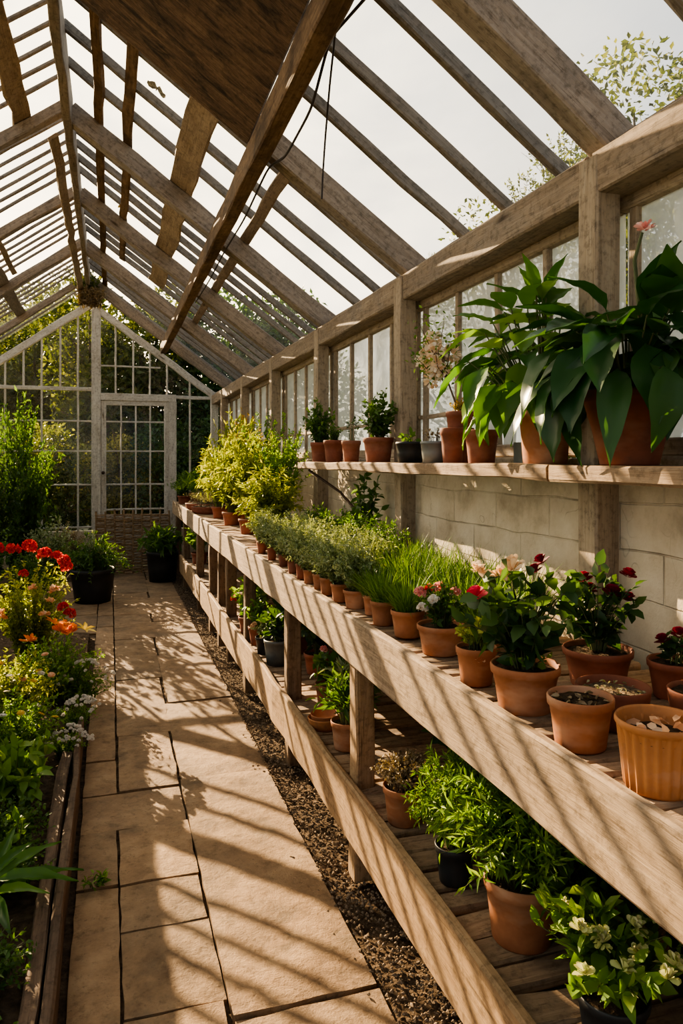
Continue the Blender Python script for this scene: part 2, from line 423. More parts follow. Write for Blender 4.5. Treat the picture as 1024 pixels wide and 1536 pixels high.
def leaves(g, rng, P, D, L, W, kind='dia', var=None, upw=.7, mi=0, Nv=None):
    P = np.asarray(P, float); n = len(P)
    if n == 0: return
    D = nrm(np.asarray(D, float))
    T, F = tmpl(kind); k = len(T)
    L = np.broadcast_to(np.asarray(L, float), (n,)); W = np.broadcast_to(np.asarray(W, float), (n,))
    if Nv is None: Nv = rng.normal(0, .5, (n, 3)) + UP * upw
    S = nrm(np.cross(D, Nv)); Nn = np.cross(S, D)
    V = P[:, None] + T[None, :, 0, None] * L[:, None, None] * D[:, None] + T[None, :, 1, None] * W[:, None, None] * S[:, None] + T[None, :, 2, None] * L[:, None, None] * Nn[:, None]
    if var is None: var = rng.random(n)
    FF = (F[None] + (np.arange(n) * k)[:, None, None]).reshape(-1, F.shape[1])
    g.add(V.reshape(-1, 3), FF, np.repeat(np.clip(var, 0, 1), k), mi)

def bez(p0, p1, p2, t):
    t = t[..., None]
    return (1 - t) ** 2 * p0 + 2 * t * (1 - t) * p1 + t * t * p2

def stem_plant(seed, n, h, sp, L, W, nl, kind='dia', base=.02, droop=0., start=.15, ang=.9, hv=.4, sr=.0014, upw=.7, lean=(0, 0), bow=.72, jitL=.35, vt=.5, dome=.35):
    """arching leafy stems; returns foliage Geo, stem Geo, stem tips"""
    rng = np.random.default_rng(seed)
    az = rng.random(n) * 2 * np.pi; a = sp * np.sqrt(rng.random(n))
    hh = h * (1 - hv * rng.random(n)) * (1 - dome * (a / max(sp, 1e-6)) ** 2)
    cs = np.stack([np.cos(az), np.sin(az)], 1)
    p0 = np.zeros((n, 3)); p0[:, :2] = cs * (a / max(sp, 1e-6))[:, None] * base
    p2 = np.zeros((n, 3)); p2[:, :2] = cs * a[:, None] + np.array(lean) * h; p2[:, 2] = np.maximum(hh - droop * a, -.3 * h)
    p1 = np.zeros((n, 3)); p1[:, :2] = cs * (a * .3)[:, None]; p1[:, 2] = hh * bow + droop * a * .4
    g, s = Geo(), Geo()
    t = start + (1 - start) * np.sort(rng.random((n, nl)), axis=1)
    P = bez(p0[:, None], p1[:, None], p2[:, None], t)
    Tn = nrm(bez(p0[:, None], p1[:, None], p2[:, None], np.minimum(t + .03, 1.03)) - P)
    rd = rng.normal(0, 1, P.shape)
    D = Tn * .55 + nrm(rd) * ang
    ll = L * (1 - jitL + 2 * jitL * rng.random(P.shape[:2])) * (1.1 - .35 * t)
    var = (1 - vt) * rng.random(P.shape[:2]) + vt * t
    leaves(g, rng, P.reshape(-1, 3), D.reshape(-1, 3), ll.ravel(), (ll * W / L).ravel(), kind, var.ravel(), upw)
    tt = np.linspace(0, 1, 6)
    for i in range(n):
        pts = bez(p0[i], p1[i], p2[i], tt)
        tube_geo(s, pts, sr * np.linspace(1.3, .4, 6), 3)
    return g, s, p2

def blades(seed, n, h, sp, W, base=.03, kinds=('blade.15', 'blade.4', 'blade.7'), hv=.5):
    rng = np.random.default_rng(seed); g = Geo()
    for ki, kd in enumerate(kinds):
        m = n // len(kinds)
        az = rng.random(m) * 6.283; a = np.sqrt(rng.random(m))
        P = np.stack([np.cos(az) * a * base, np.sin(az) * a * base, np.zeros(m)], 1)
        o = rng.random(m) * .9
        D = np.stack([np.cos(az) * o * sp / h, np.sin(az) * o * sp / h, np.ones(m)], 1) + rng.normal(0, .12, (m, 3))
        out = np.stack([-np.cos(az) * .9, -np.sin(az) * .9, np.full(m, .5)], 1) + rng.normal(0, .3, (m, 3))
        leaves(g, rng, P, D, h * (1 - hv * rng.random(m)), W * (.7 + .6 * rng.random(m)), kd, rng.random(m), Nv=out)
    return g

def flower_geo(kind, seed, r):
    rng = np.random.default_rng(seed); g = Geo()
    if kind == 'rose':
        for ring, (n, el, rr, L) in enumerate(((5, .25, .35, .75), (5, .7, .28, .7), (5, 1.05, .18, .62), (4, 1.35, .08, .55))):
            az = np.arange(n) * 6.283 / n + ring * .6
            D = np.stack([np.cos(az) * math.cos(el), np.sin(az) * math.cos(el), np.full(n, math.sin(el))], 1)
            P = D * r * rr * .3 + UP * r * .12 * ring
            Nv = np.stack([-np.cos(az) * math.sin(el), -np.sin(az) * math.sin(el), np.full(n, math.cos(el))], 1)
            leaves(g, rng, P, D, r * L * 1.15, r * .95, 'petal', .15 + .25 * ring + .1 * rng.random(n), Nv=Nv)
    elif kind == 'head':     # rounded cluster of florets
        n = 46
        d = rng.normal(0, 1, (n, 3)); d[:, 2] = np.abs(d[:, 2]) * .8 - .15; d = nrm(d)
        P = d * r * .45
        for q in range(3):
            leaves(g, rng, P, d + rng.normal(0, .55, (n, 3)), r * .55, r * .36, 'petal', rng.random(n), Nv=d)
    elif kind == 'daisy':
        n = 16; az = np.arange(n) * 6.283 / n
        for q, el in enumerate((.15, .5)):
            D = np.stack([np.cos(az + q * .2), np.sin(az + q * .2), np.full(n, el)], 1)
            leaves(g, rng, np.zeros((n, 3)), D, r * (1 - .2 * q), r * .3, 'petal', rng.random(n), Nv=np.tile(UP, (n, 1)))
    elif kind == 'ruff':     # frilly cluster with ragged petals
        n = 26; d = rng.normal(0, 1, (n, 3)); d[:, 2] = np.abs(d[:, 2]); d = nrm(d)
        leaves(g, rng, d * r * .15, d, r * (.7 + .5 * rng.random(n)), r * .55, 'petal', rng.random(n))
    elif kind == 'lily':     # a few long pointed petals flaring sideways
        n = 6; az = np.arange(n) * 6.283 / n
        D = np.stack([np.cos(az), np.sin(az), np.full(n, .45)], 1)
        leaves(g, rng, np.zeros((n, 3)), D, r * 1.3, r * .5, 'lance', rng.random(n), Nv=np.tile(UP, (n, 1)))
    return g

# mesh cache ---------------------------------------------------------------
CACHE = {}
def cached(key, fn):
    if key not in CACHE: CACHE[key] = fn()
    return CACHE[key]

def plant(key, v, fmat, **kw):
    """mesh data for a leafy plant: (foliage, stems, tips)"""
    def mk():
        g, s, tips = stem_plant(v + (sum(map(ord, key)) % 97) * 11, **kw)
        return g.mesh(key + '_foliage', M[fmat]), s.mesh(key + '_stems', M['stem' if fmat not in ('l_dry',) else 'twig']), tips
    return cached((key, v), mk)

def flower(kind, v, mat, r):
    return cached(('fl', kind, v, mat, r), lambda: flower_geo(kind, v, r).mesh(mat + '_flower', M[mat]))

def pot_mesh(rt, rb, h, mat, style='rim'):
    def mk():
        g = Geo(); t = max(.004, rt * .07)
        if style == 'rim':
            rh = min(.2 * h, .03)
            pr = [(0.001, 0), (rb * .97, 0), (rb, .004), (rb + (rt * .94 - rb) * .5, h * .5), (rt * .93, h - rh), (rt * .99, h - rh + .002), (rt, h - rh * .4), (rt, h - .003), (rt - t * .4, h), (rt - t, h - .003), (rt - t * 1.3, h - rh), (rb * .8, .02), (0.001, .02)]
            lathe_geo(g, pr, 40)
        elif style == 'fluted':
            zz = np.linspace(.004, h * .86, 9)
            pr = [(0.001, 0), (rb, 0)] + [(rb + (rt * .94 - rb) * z / h, z) for z in zz]
            k = len(pr)
            pr += [(rt * .95, h * .88), (rt, h * .92), (rt, h - .004), (rt - t * .4, h), (rt - t, h - .004), (rt - t * 1.4, h * .85), (rb * .8, .02), (.001, .02)]
            lathe_geo(g, pr, 176, .04, 22, zfl=(.003, h * .87, k))
        elif style == 'bowl':
            pr = [(.001, 0), (rb, 0), (rb + (rt - rb) * .6, h * .45), (rt * .98, h * .85), (rt, h - .003), (rt - t * .5, h), (rt - t, h - .003), (rt * .88, h * .7), (rb * .8, .015), (.001, .015)]
            lathe_geo(g, pr, 44)
        elif style == 'tub':
            pr = [(.001, 0), (rb, 0), (rb + (rt - rb) * .5, h * .5), (rt * .96, h * .86), (rt, h * .87), (rt, h - .005), (rt - t * .5, h), (rt - t, h - .005), (rt * .88, h * .8), (rb * .85, .02), (.001, .02)]
            lathe_geo(g, pr, 44)
        return g.mesh('pot', M[mat])
    return cached(('pot', rt, rb, h, mat, style), mk)

def soil_mesh(r, mat, seed=0):
    def mk():
        rng = np.random.default_rng(seed + int(r * 1e4)); g = Geo()
        nr, ns = 7, 26; V = [(0, 0, .006)]
        for i in range(1, nr + 1):
            for j in range(ns):
                a = j * 6.283 / ns; q = r * i / nr
                V.append((q * math.cos(a), q * math.sin(a), rng.normal(.003, r * .035) if i < nr else 0))
        F = [(0, 1 + j, 1 + (j + 1) % ns) for j in range(ns)]
        for i in range(nr - 1):
            for j in range(ns):
                a, b = 1 + i * ns + j, 1 + i * ns + (j + 1) % ns
                F.append((a, a + ns, b + ns, b))
        g.add(V, F); return g.mesh('soil', M[mat])
    return cached(('soil', round(r, 4), mat, seed), mk)

T4 = Matrix.Translation
def rotz(a): return Matrix.Rotation(a, 4, 'Z')
RN = random.Random(11)

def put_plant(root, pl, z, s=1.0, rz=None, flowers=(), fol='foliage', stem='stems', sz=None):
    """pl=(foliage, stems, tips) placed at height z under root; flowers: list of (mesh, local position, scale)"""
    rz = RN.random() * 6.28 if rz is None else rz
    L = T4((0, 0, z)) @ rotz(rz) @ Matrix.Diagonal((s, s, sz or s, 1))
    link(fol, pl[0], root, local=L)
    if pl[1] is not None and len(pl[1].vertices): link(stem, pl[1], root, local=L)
    for fm, p, fs in flowers:
        tilt = Matrix.Rotation(RN.uniform(-.5, .5), 4, 'X') @ Matrix.Rotation(RN.uniform(-.5, .5), 4, 'Y')
        link('flower', fm, root, local=T4(p) @ tilt @ rotz(RN.random() * 6) @ Matrix.Scale(fs, 4))
    return L

def tip_pos(pl, L, idx): return tuple(L @ Vector(pl[2][idx]))

def potted(name, label, cat, loc, rt, rb, h, mat='terra', style='rim', soil='soil', fill=.86, group=None, rz=None):
    t = thing(name, label, cat, loc, RN.random() * 6.28 if rz is None else rz, group)
    link('pot', pot_mesh(rt, rb, h, mat, style), t, local=Matrix())
    if soil:
        rr = (rb + (rt - rb) * fill) * .93 if style != 'bowl' else rt * .9
        link('soil', soil_mesh(rr, soil), t, local=T4((0, 0, h * fill)))
    t['_top'] = h * fill
    return t

# ================================================================== SETTING
EY0, EY1 = -.6, 10.4            # glasshouse from behind the camera to the gable
XR, XL, XRIDGE = 1.42, -1.92, -.25
TAN = .727; SL = math.atan(TAN)
def zu(x):                      # underside of the rafters
    return 2.36 + TAN * (1.38 - x) if x >= XRIDGE else 2.36 + TAN * (1.38 - (2 * XRIDGE - x))
def nv(side): return Vector((math.sin(SL) * side, 0, math.cos(SL)))
def rp(x, y, off, s=None):      # a point on a roof slope, off metres above the rafter underside
    s = s or (1 if x >= XRIDGE else -1)
    xx = x if s > 0 else 2 * XRIDGE - x
    return Vector((x, y, 2.36 + TAN * (1.38 - xx))) + nv(s) * off
def ridge_x(s, off, gap=.012): return XRIDGE + s * (gap - math.sin(SL) * off)
POSTS = [.35 + 1.5 * k for k in range(7)]       # .35 ... 9.35

# ground and floor
g = Geo(); V = [(-40, -8, -.03), (40, -8, -.03), (40, 60, -.03), (-40, 60, -.03)]
g.add(V, np.array([(0, 1, 2, 3)]))
tag(link('ground', g.mesh('ground', M['lawn'], False)), kind='structure')
g = Geo(); g.add([(XL, EY0 - .5, -.022), (XR + .1, EY0 - .5, -.022), (XR + .1, EY1, -.022), (XL, EY1, -.022)], np.array([(0, 1, 2, 3)]))
tag(link('ground_inside', g.mesh('ground_inside', M['earth'], False)), kind='structure')

def slab(g, x0, x1, y0, y1, rng, z=0.0):
    gap = .005; c = .008
    dz = float(np.clip(rng.normal(0, .0025), -.004, .004)); v = rng.random()
    q = lambda: rng.normal(0, .0022)
    x0 += gap + q(); x1 -= gap + q(); y0 += gap + q(); y1 -= gap + q()
    nx = max(2, int((x1 - x0) / .07)); ny = max(2, int((y1 - y0) / .07))
    xs = np.linspace(x0, x1, nx + 1); ys = np.linspace(y0, y1, ny + 1)
    X, Y = np.meshgrid(xs, ys, indexing='ij')
    edge = (np.arange(nx + 1)[:, None] % nx == 0) | (np.arange(ny + 1)[None] % ny == 0)
    Z = dz + rng.normal(0, .0012, X.shape) - edge * (c * .5)
    X = X + edge * rng.normal(0, .0016, X.shape); Y = Y + edge * rng.normal(0, .0016, X.shape)
    V = np.stack([X, Y, Z], -1).reshape(-1, 3)
    i = np.arange(nx)[:, None] * (ny + 1); j = np.arange(ny)[None]
    F = np.stack([i + j, i + ny + 1 + j, i + ny + 2 + j, i + j + 1], -1).reshape(-1, 4)
    g.add(V, F, v)
    # skirts
    loop = [a * (ny + 1) for a in range(nx + 1)] + [nx * (ny + 1) + b for b in range(1, ny + 1)] + [a * (ny + 1) + ny for a in range(nx - 1, -1, -1)] + [b for b in range(ny - 1, 0, -1)]
    top = V[loop]; bot = top.copy(); bot[:, 2] = -.05; n = len(loop)
    k = np.arange(n); k2 = (k + 1) % n
    g.add(np.concatenate([top, bot]), np.stack([k, k + n, k2 + n, k2], -1), v)
rng = np.random.default_rng(5); g = Geo()
XA, XB, XE = -.115, .03, .71
ya = [-1.0, .2, 1.2, 2.62, 3.02, 3.72, 4.66, 5.42, 6.1, 6.72, 7.2, 7.8, 8.4, 9.2, 10.35]
yb = [-1.0, -.1, .7, 1.35, 1.98, 2.35, 2.61, 3.01, 3.35, 4.03, 5.05, 6.19, 7.18, 8.33, 9.2, 10.35]
for a, b in zip(ya, ya[1:]):
    if b > 3.02 and a < 3.34:
        slab(g, XA, XB, 3.35, b, rng) if b > 3.4 else None
        continue
    slab(g, XA, XB, a, min(b, 3.01) if a < 3.01 else b, rng)
bx = lambda y: .30 if y < 3.2 else .30 + (y - 3.2) * .02
for a, b in zip(yb, yb[1:]):
    if abs(a - 3.01) < .01: slab(g, XA, bx(a), a, b, rng)
    else: slab(g, XB, bx(a), a, b, rng)
for a, b in zip([-1, .55, 1.9, 3.4, 4.5, 5.6, 6.8, 8.0, 9.2], [.55, 1.9, 3.4, 4.5, 5.6, 6.8, 8.0, 9.2, 10.35]):
    slab(g, bx(a), XE + rng.normal(0, .006), a, b, rng)
for a, b in zip([6.5, 7.3, 8.2], [7.3, 8.2, 9.3]): slab(g, -.75, XA, a, b, rng)
tag(link('floor', g.mesh('floor', M['stone'], True)), kind='structure')

# gravel strip at the foot of the bench
rng = np.random.default_rng(9); g = Geo()
oct_v = np.array([(1, 0, 0), (-1, 0, 0), (0, 1, 0), (0, -1, 0), (0, 0, 1), (0, 0, -1)], float)
oct_f = np.array([(0, 2, 4), (2, 1, 4), (1, 3, 4), (3, 0, 4), (2, 0, 5), (1, 2, 5), (3, 1, 5), (0, 3, 5)])
n = 6500
px = np.where(rng.random(n) < .8, rng.uniform(.70, .86, n), rng.uniform(.62, .9, n)); py = .6 + 8.6 * rng.random(n) ** 1.5
keep = (px > .7) | (rng.random(n) < .12); px, py = px[keep], py[keep]; n = len(px)
s = rng.uniform(.003, .008, (n, 1, 1)) * np.array([1, 1, .7])
V = np.stack([px, py, np.full(n, .002)], 1)[:, None] + oct_v[None] * s + rng.normal(0, .001, (n, 6, 3))
g.add(V.reshape(-1, 3), (oct_f[None] + (np.arange(n) * 6)[:, None, None]).reshape(-1, 3), np.repeat(rng.random(n), 6))
tag(link('gravel', g.mesh('gravel', M['pebble'], False)), 'loose brown gravel along the foot of the wooden bench', 'gravel', kind='stuff')

# right wall -----------------------------------------------------------------
wr = struct('wall_right', (1.45, 5, 0))
box('brick_wall', XR, XR + .16, EY0, EY1, -.02, 1.43, M['brick'], wr)
beam('window_sill', (1.46, EY0, 1.445), (1.46, EY1, 1.445), .12, .03, M['post'], wr)
for y in POSTS:
    beam('post', (1.385, y, 0), (1.385, y, 2.34), .09, .085, M['post'], wr, up=(1, 0, 0), jit=.0015)
beam('corner_post', (1.39, EY1 - .05, 0), (1.39, EY1 - .05, 2.4), .09, .1, M['white'], wr, up=(1, 0, 0))
for a, b in zip([EY0] + POSTS, POSTS + [EY1]):
    beam('eaves_beam', (1.405, a + .02, 2.29), (1.405, b - .02, 2.29), .11, .125, M['beam'], wr, jit=.0015)
beam('gutter_board', (1.58, EY0, 2.365), (1.58, EY1, 2.365), .26, .03, M['beam'], wr, jit=.003)
beam('fillet', (1.455, EY0, 2.385), (1.455, EY1, 2.385), .035, .06, M['beam'], wr, jit=.003)
for k, (a, b) in enumerate(zip([EY0] + POSTS, POSTS + [EY1])):
    w = struct('window_%d' % (k + 1), (1.48, (a + b) / 2, 1.46)); y0, y1 = a + .006, b - .006
    x = 1.475
    beam('frame', (x, y0, 1.485), (x, y1, 1.485), .045, .05, M['post'], w, jit=.001)
    beam('frame', (x, y0, 2.215), (x, y1, 2.215), .045, .045, M['post'], w, jit=.001)
    nb = 4 if b - a > 1.2 else 2
    for q in range(nb + 1):
        yy = y0 + .045 + (y1 - y0 - .09) * q / nb
        beam('mullion', (x, yy, 1.49), (x, yy, 2.21), .03, .024, M['post'], w, up=(1, 0, 0), jit=.001, c=.003)
    beam('mullion', (x + .004, y0, 1.66), (x + .004, y1, 1.66), .018, .02, M['post'], w, jit=.001, c=.003)
    box('pane', x + .008, x + .012, y0, y1, 1.49, 2.21, M['wallglass'], w)

# left wall (beyond the frame; it stands there for the light)
wl = struct('wall_left', (XL, 5, 0))
box('brick_wall', XL - .16, XL, EY0, EY1, -.02, .6, M['brick'], wl)
for y in POSTS: beam('post', (XL + .03, y, 0), (XL + .03, y, 2.34), .09, .085, M['post'], wl, up=(1, 0, 0))
beam('eaves_beam', (XL, EY0, 2.32), (XL, EY1, 2.32), .11, .15, M['beam'], wl)
for k in range(27): beam('mullion', (XL, EY0 + .4 * k + .1, .6), (XL, EY0 + .4 * k + .1, 2.26), .03, .025, M['post'], wl, up=(1, 0, 0))
box('pane', XL - .02, XL - .016, EY0, EY1, .6, 2.25, M['clearglass'], wl)

# end walls -------------------------------------------------------------------
wb = struct('wall_back', (XRIDGE, EY1, 0))
W = M['white']
def gable_bar(x, z0, z1, w=.024, d=.035, name='mullion'): beam(name, (x, EY1, z0), (x, EY1, z1), d, w, W, wb, up=(1, 0, 0), jit=.001, c=.003) if z1 > z0 + .05 else None
gable_bar(-.18, 0, 3.46, .12, .09, 'king_post')
beam('transom', (XL, EY1, 2.40), (-.24, EY1, 2.40), .05, .05, W, wb)
beam('transom', (-.12, EY1, 2.30), (.87, EY1, 2.30), .09, .10, W, wb)
beam('transom', (.87, EY1, 2.32), (1.36, EY1, 2.32), .05, .045, W, wb)
gable_bar(.825, 0, 2.26, .10, .09, 'door_post')
for x in (.07, .30, .52, .75, 1.06): gable_bar(x, 2.34, zu(x) - .02)
for x in (-.41, -.63, -.86, -1.08, -1.30, -1.52, -1.74): gable_bar(x, 2.42, zu(x) - .02)
for x in (-.41, -.86, -1.30, -1.74, 1.06): gable_bar(x, .5, 2.38)
for z in (.55, 1.12, 1.57, 1.97): beam('glazing_bar', (XL, EY1, z), (-.24, EY1, z), .03, .022, W, wb, jit=.001, c=.003)
for z in (1.12, 1.57): beam('glazing_bar', (.87, EY1, z), (1.36, EY1, z), .03, .022, W, wb, jit=.001, c=.003) if z < 1 else None
beam('glazing_bar', (-.12, EY1, 2.72), (.66, EY1, 2.72), .03, .022, W, wb, jit=.001, c=.003)
for s in (1, -1):
    x0 = 1.38 if s > 0 else 2 * XRIDGE - 1.38
    beam('gable_rafter', (x0, EY1, zu(x0) - .0), (XRIDGE, EY1, zu(XRIDGE) - .0), .07, .09, W, wb, up=nv(s))
g = Geo()
def pane(g, x0, x1, z0, z1a, z1b, y=EY1 + .02): g.add([(x0, y, z0), (x1, y, z0), (x1, y, z1b), (x0, y, z1a)], np.array([(0, 1, 2, 3)]))
pane(g, XL, -.24, .5, zu(XL), zu(-.24)); pane(g, -.12, .87, 2.35, zu(-.12), zu(.87)); pane(g, .87, XR, .5, zu(.87), zu(XR))
link('glass_pane', g.mesh('glass_pane', M['clearglass'], False), wb)
box('low_wall', XL, -.24, EY1 - .02, EY1 + .1, 0, .5, M['brick'], wb); box('low_wall', .87, XR, EY1 - .02, EY1 + .1, 0, .5, M['brick'], wb)
# door
dr = struct('door_1', (.35, EY1, 0)); dx0, dx1 = -.12, .775
for x in (dx0 + .035, dx1 - .03): beam('stile', (x, EY1 - .01, .02), (x, EY1 - .01, 2.25), .045, .07, W, dr, up=(1, 0, 0), jit=.001)
for z, h in ((2.22, .06), (.66, .10), (.10, .16)): beam('rail', (dx0 + .07, EY1 - .01, z), (dx1 - .06, EY1 - .01, z), .045, h, W, dr, jit=.001)
for q in range(1, 4):
    x = dx0 + .07 + (dx1 - dx0 - .13) * q / 4
    beam('glazing_bar', (x, EY1 - .01, .68), (x, EY1 - .01, 2.2), .03, .022, W, dr, up=(1, 0, 0), jit=.001, c=.003)
for z in (.78, 1.12, 1.57, 1.97): beam('glazing_bar', (dx0 + .07, EY1 - .01, z), (dx1 - .06, EY1 - .01, z), .03, .022, W, dr, jit=.001, c=.003)
g = Geo(); pane(g, dx0 + .06, dx1 - .05, .68, 2.2, 2.2, EY1 - .005); link('pane', g.mesh('pane', M['clearglass'], False), dr)
box('door_panel', dx0 + .06, dx1 - .05, EY1 - .02, EY1 + .0, .1, .66, W, dr)
g = Geo(); lathe_geo(g, [(.001, 0), (.012, 0), (.010, .02), (.02, .03), (.022, .045), (.001, .055)], 16)
link('handle', g.mesh('handle', M['iron']), dr, M=T4((dx0 + .03, EY1 - .035, 1.28)) @ Matrix.Rotation(R(90), 4, 'X'))
# front gable behind the camera: only its frame
wf = struct('wall_front', (XRIDGE, EY0, 0))
for x in (-1.2, -.7, -.25, .2, .7, 1.2): beam('post', (x, EY0, 0), (x, EY0, zu(x)), .06, .06, M['post'], wf, up=(1, 0, 0))

# roof -----------------------------------------------------------------------
rf = struct('ceiling', (XRIDGE, 5, 3.5))
def slope_beam(name, side, y, x0, off, w, h, mat, jit=.003):
    xx0 = x0 if side > 0 else 2 * XRIDGE - x0
    xr = ridge_x(side, off)
    beam(name, rp(xx0, y, off, side), rp(xr, y, off, side), w, h, mat, rf, up=nv(side), jit=jit)
for side in (1, -1):
    for y in [EY0 + .05] + POSTS: slope_beam('rafter', side, y, 1.41, .06 if side > 0 else .085, .085 if side > 0 else .075, .12 if side > 0 else .07, M['rafter'])
    edges = [EY0 + .05] + POSTS + [EY1]
    for a, b in zip(edges, edges[1:]):
        nb = (3 if a < 4.8 else 5) if side > 0 else 7
        if b - a < 1.2: nb = max(1, round((b - a) / .26) - 1)
        for q in range(1, nb + 1):
            slope_beam('glazing_bar', side, a + (b - a) * q / (nb + 1), 1.50, .162 if side > 0 else .178, .034 if nb < 4 else (.03 if side > 0 else .026), .05 if side > 0 else .022, M['bar'], .0015)
        g = Geo(); xs = 1.53 if side > 0 else 2 * XRIDGE - 1.53; xe = ridge_x(side, .192)
        p = [rp(xs, a, .192, side), rp(xs, b, .192, side), rp(xe, b, .192, side), rp(xe, a, .192, side)]
        g.add([tuple(v) for v in p], np.array([(0, 1, 2, 3)]))
        link('glass_pane', g.mesh('glass_pane', M['roofglass'], False), rf)
def purlin(x, y0, y1, w, off, t, mat, name='purlin', jit=.003):
    s = 1 if x >= XRIDGE else -1
    beam(name, rp(x, y0, off), rp(x, y1, off), w, t, mat, rf, up=nv(s), jit=jit)
beam('ridge_beam', (XRIDGE, EY0, 3.62), (XRIDGE, EY1, 3.62), .05, .22, M['rafter'], rf, jit=.002)
purlin(.36, 3.40, 7.5, .17, .130, .02, M['plank'], 'plank', .006)
purlin(.03, 3.5, 7.6, .065, .130, .02, M['darkbeam'], 'lath', .004)
purlin(-.14, 2.6, 9.6, .065, .130, .02, M['darkbeam'], 'lath', .004)
purlin(.775, 3.42, 8.2, .07, .130, .02, M['plank'], 'lath', .003)
purlin(-.44, .8, 4.9, .12, .130, .02, M['plank'], 'plank', .005)
purlin(-.34, 4.9, 9.4, .07, -.012, .024, M['plank'], 'lath', .004)
purlin(-.92, 6.3, 9.6, .12, .130, .02, M['rafter'], 'plank', .004)
purlin(-1.28, 5.5, 9.9, .10, .130, .02, M['rafter'], 'plank', .004)
purlin(-.80, 6.5, 7.7, .05, .130, .02, M['plank'], 'lath', .004)
# dark board fixed under the rafters, and the long dark purlin below it
o = beam('board_panel', rp(.61, 1.40, -.014), rp(-.20, 1.40, -.014), 3.88, .026, M['board'], rf, up=nv(1), jit=.001)
tag(o, 'dark weathered board under the rafters')
tag(beam('purlin_beam', (.63, EY0, 2.822), (.63, 9.3, 2.822), .075, .115, M['darkbeam'], rf, jit=.0022), 'long dark brown purlin beam')

# ================================================================== BENCH
BX = .77
bench = thing('staging_bench', 'long two tier wooden staging bench full of pots along the right wall', 'bench', (1.05, 4.8, 0))
beam('front_board', (BX + .014, .2, .842), (BX + .014, 9.75, .842), .028, .165, M['bench'], bench, jit=.0014)
beam('lower_board', (BX + .014, .2, .25), (BX + .014, 8.75, .25), .028, .20, M['lowboard'], bench, jit=.0022)
beam('back_rail', (1.33, .2, .86), (1.33, 9.75, .86), .03, .06, M['leg'], bench)
for y in (.3, 2.42, 3.42, 4.55, 5.3, 5.75, 6.25, 7.2, 8.55, 9.6):
    beam('leg', (.835, y, 0), (.835, y, .885), .075, .07, M['leg'] if y != 2.42 else M['lowboard'], bench, up=(1, 0, 0), jit=.002)
for y in (.5, 1.6, 2.6, 3.3, 4.6, 6, 7.5, 9.3): beam('leg', (1.31, y, 0), (1.31, y, .885), .06, .06, M['leg'], bench, up=(1, 0, 0), jit=.002)
def slats(name, z, x0, x1, y0, y1, pitch, w, th, mat, seed):
    rng = np.random.default_rng(seed); g = Geo(); y = y0
    while y < y1:
        ww = w * rng.uniform(.82, 1.12); a = x0 + rng.normal(.004, .006)
        bar_geo(g, x1 - a + rng.normal(0, .01), ww, th, .006, 5, .002, rng, T4((a, y, z - th / 2 + rng.normal(0, .0015))) @ rotz(rng.normal(0, .012)), rng.random())
        y += ww + pitch - w
    return link(name, g.mesh(name, mat, False), bench)
slats('slatted_top', .908, BX + .018, 1.345, .25, 9.7, .062, .054, .022, M['tile'], 3)
slats('lower_slats', .32, BX + .03, 1.33, .25, 8.7, .098, .084, .022, M['slat'], 4)
ZB, ZL = .909, .321

# wall shelf ---------------------------------------------------------------
ZS = 1.436
sh = thing('wall_shelf', 'long plank shelf of flower pots fixed to the wall below the windows', 'shelf', (1.28, 2.6, ZS))
beam('plank', (1.248, .3, ZS - .022), (1.248, 1.765, ZS - .022), .185, .044, M['shelf'], sh, jit=.002)
beam('plank', (1.248, 1.78, ZS - .022), (1.248, 4.62, ZS - .022), .185, .044, M['shelf'], sh, jit=.002)
g = Geo(); tube_geo(g, [(1.19, 4.45, ZS - .05), (1.30, 4.15, 1.26), (1.38, 3.75, 1.05)], .008, 8)
tag(link('stay_rod', g.mesh('stay_rod', M['iron']), sh), 'thin rusty iron stay')

# ================================================================== BENCH POTS
def bench_pot(name, label, x, y, W_, H_, mat='terra', style='rim', z=ZB, **k):
    return potted(name, label, 'plant pot', (x, y, z), W_ / 2, W_ / 2 * .76, H_, mat, style, **k)

def litter(root, z, r, mat='l_dry', n=26, seed=1, L=.02):
    def mk():
        rng = np.random.default_rng(seed); g = Geo()
        a = rng.random(n) * 6.28; q = r * np.sqrt(rng.random(n))
        P = np.stack([q * np.cos(a), q * np.sin(a), .004 + .008 * rng.random(n)], 1)
        D = rng.normal(0, 1, (n, 3)); D[:, 2] *= .25
        leaves(g, rng, P, D, L, L * .45, 'lance', rng.random(n)); return g.mesh('dry_litter', M[mat])
    link('dry_litter', cached(('lit', seed, r, mat, n, L), mk), root, local=T4((0, 0, z)))

t = bench_pot('fluted_pot', 'ribbed terracotta pot with dried leaves at the near end of the bench', .865, 1.0, .138, .115, 'terra_o', 'fluted', fill=.75)
litter(t, .09, .05, 'f_peach', 16, 3, .03)
t = bench_pot('terracotta_pot', 'plain orange pot of bare soil in front between rose pot and ribbed pot', .85, 1.19, .124, .096, 'terra')
litter(t, .083, .045, 'l_dry', 24, 5)
t = bench_pot('terracotta_bowl', 'wide low bowl of gravelly soil behind the plain orange pot', .985, 1.27, .15, .08, 'terra_d', 'bowl', soil='grit', fill=.78)
litter(t, .064, .06, 'l_pale', 40, 7, .012)
t = bench_pot('terracotta_bowl', 'shadowed low bowl of soil in the middle row behind the gravelly bowl', 1.135, 1.19, .13, .08, 'terra_d', 'bowl')
litter(t, .07, .05, 'l_dry', 20, 8)
t = bench_pot('terracotta_pot', 'dark soil pot at the right edge behind the ribbed pot', 1.03, 1.055, .095, .09, 'terra_d')

RL = dict(n=22, h=.27, sp=.14, L=.05, W=.034, nl=11, kind='lance', start=.12, ang=1.0, hv=.45, sr=.002, base=.02)
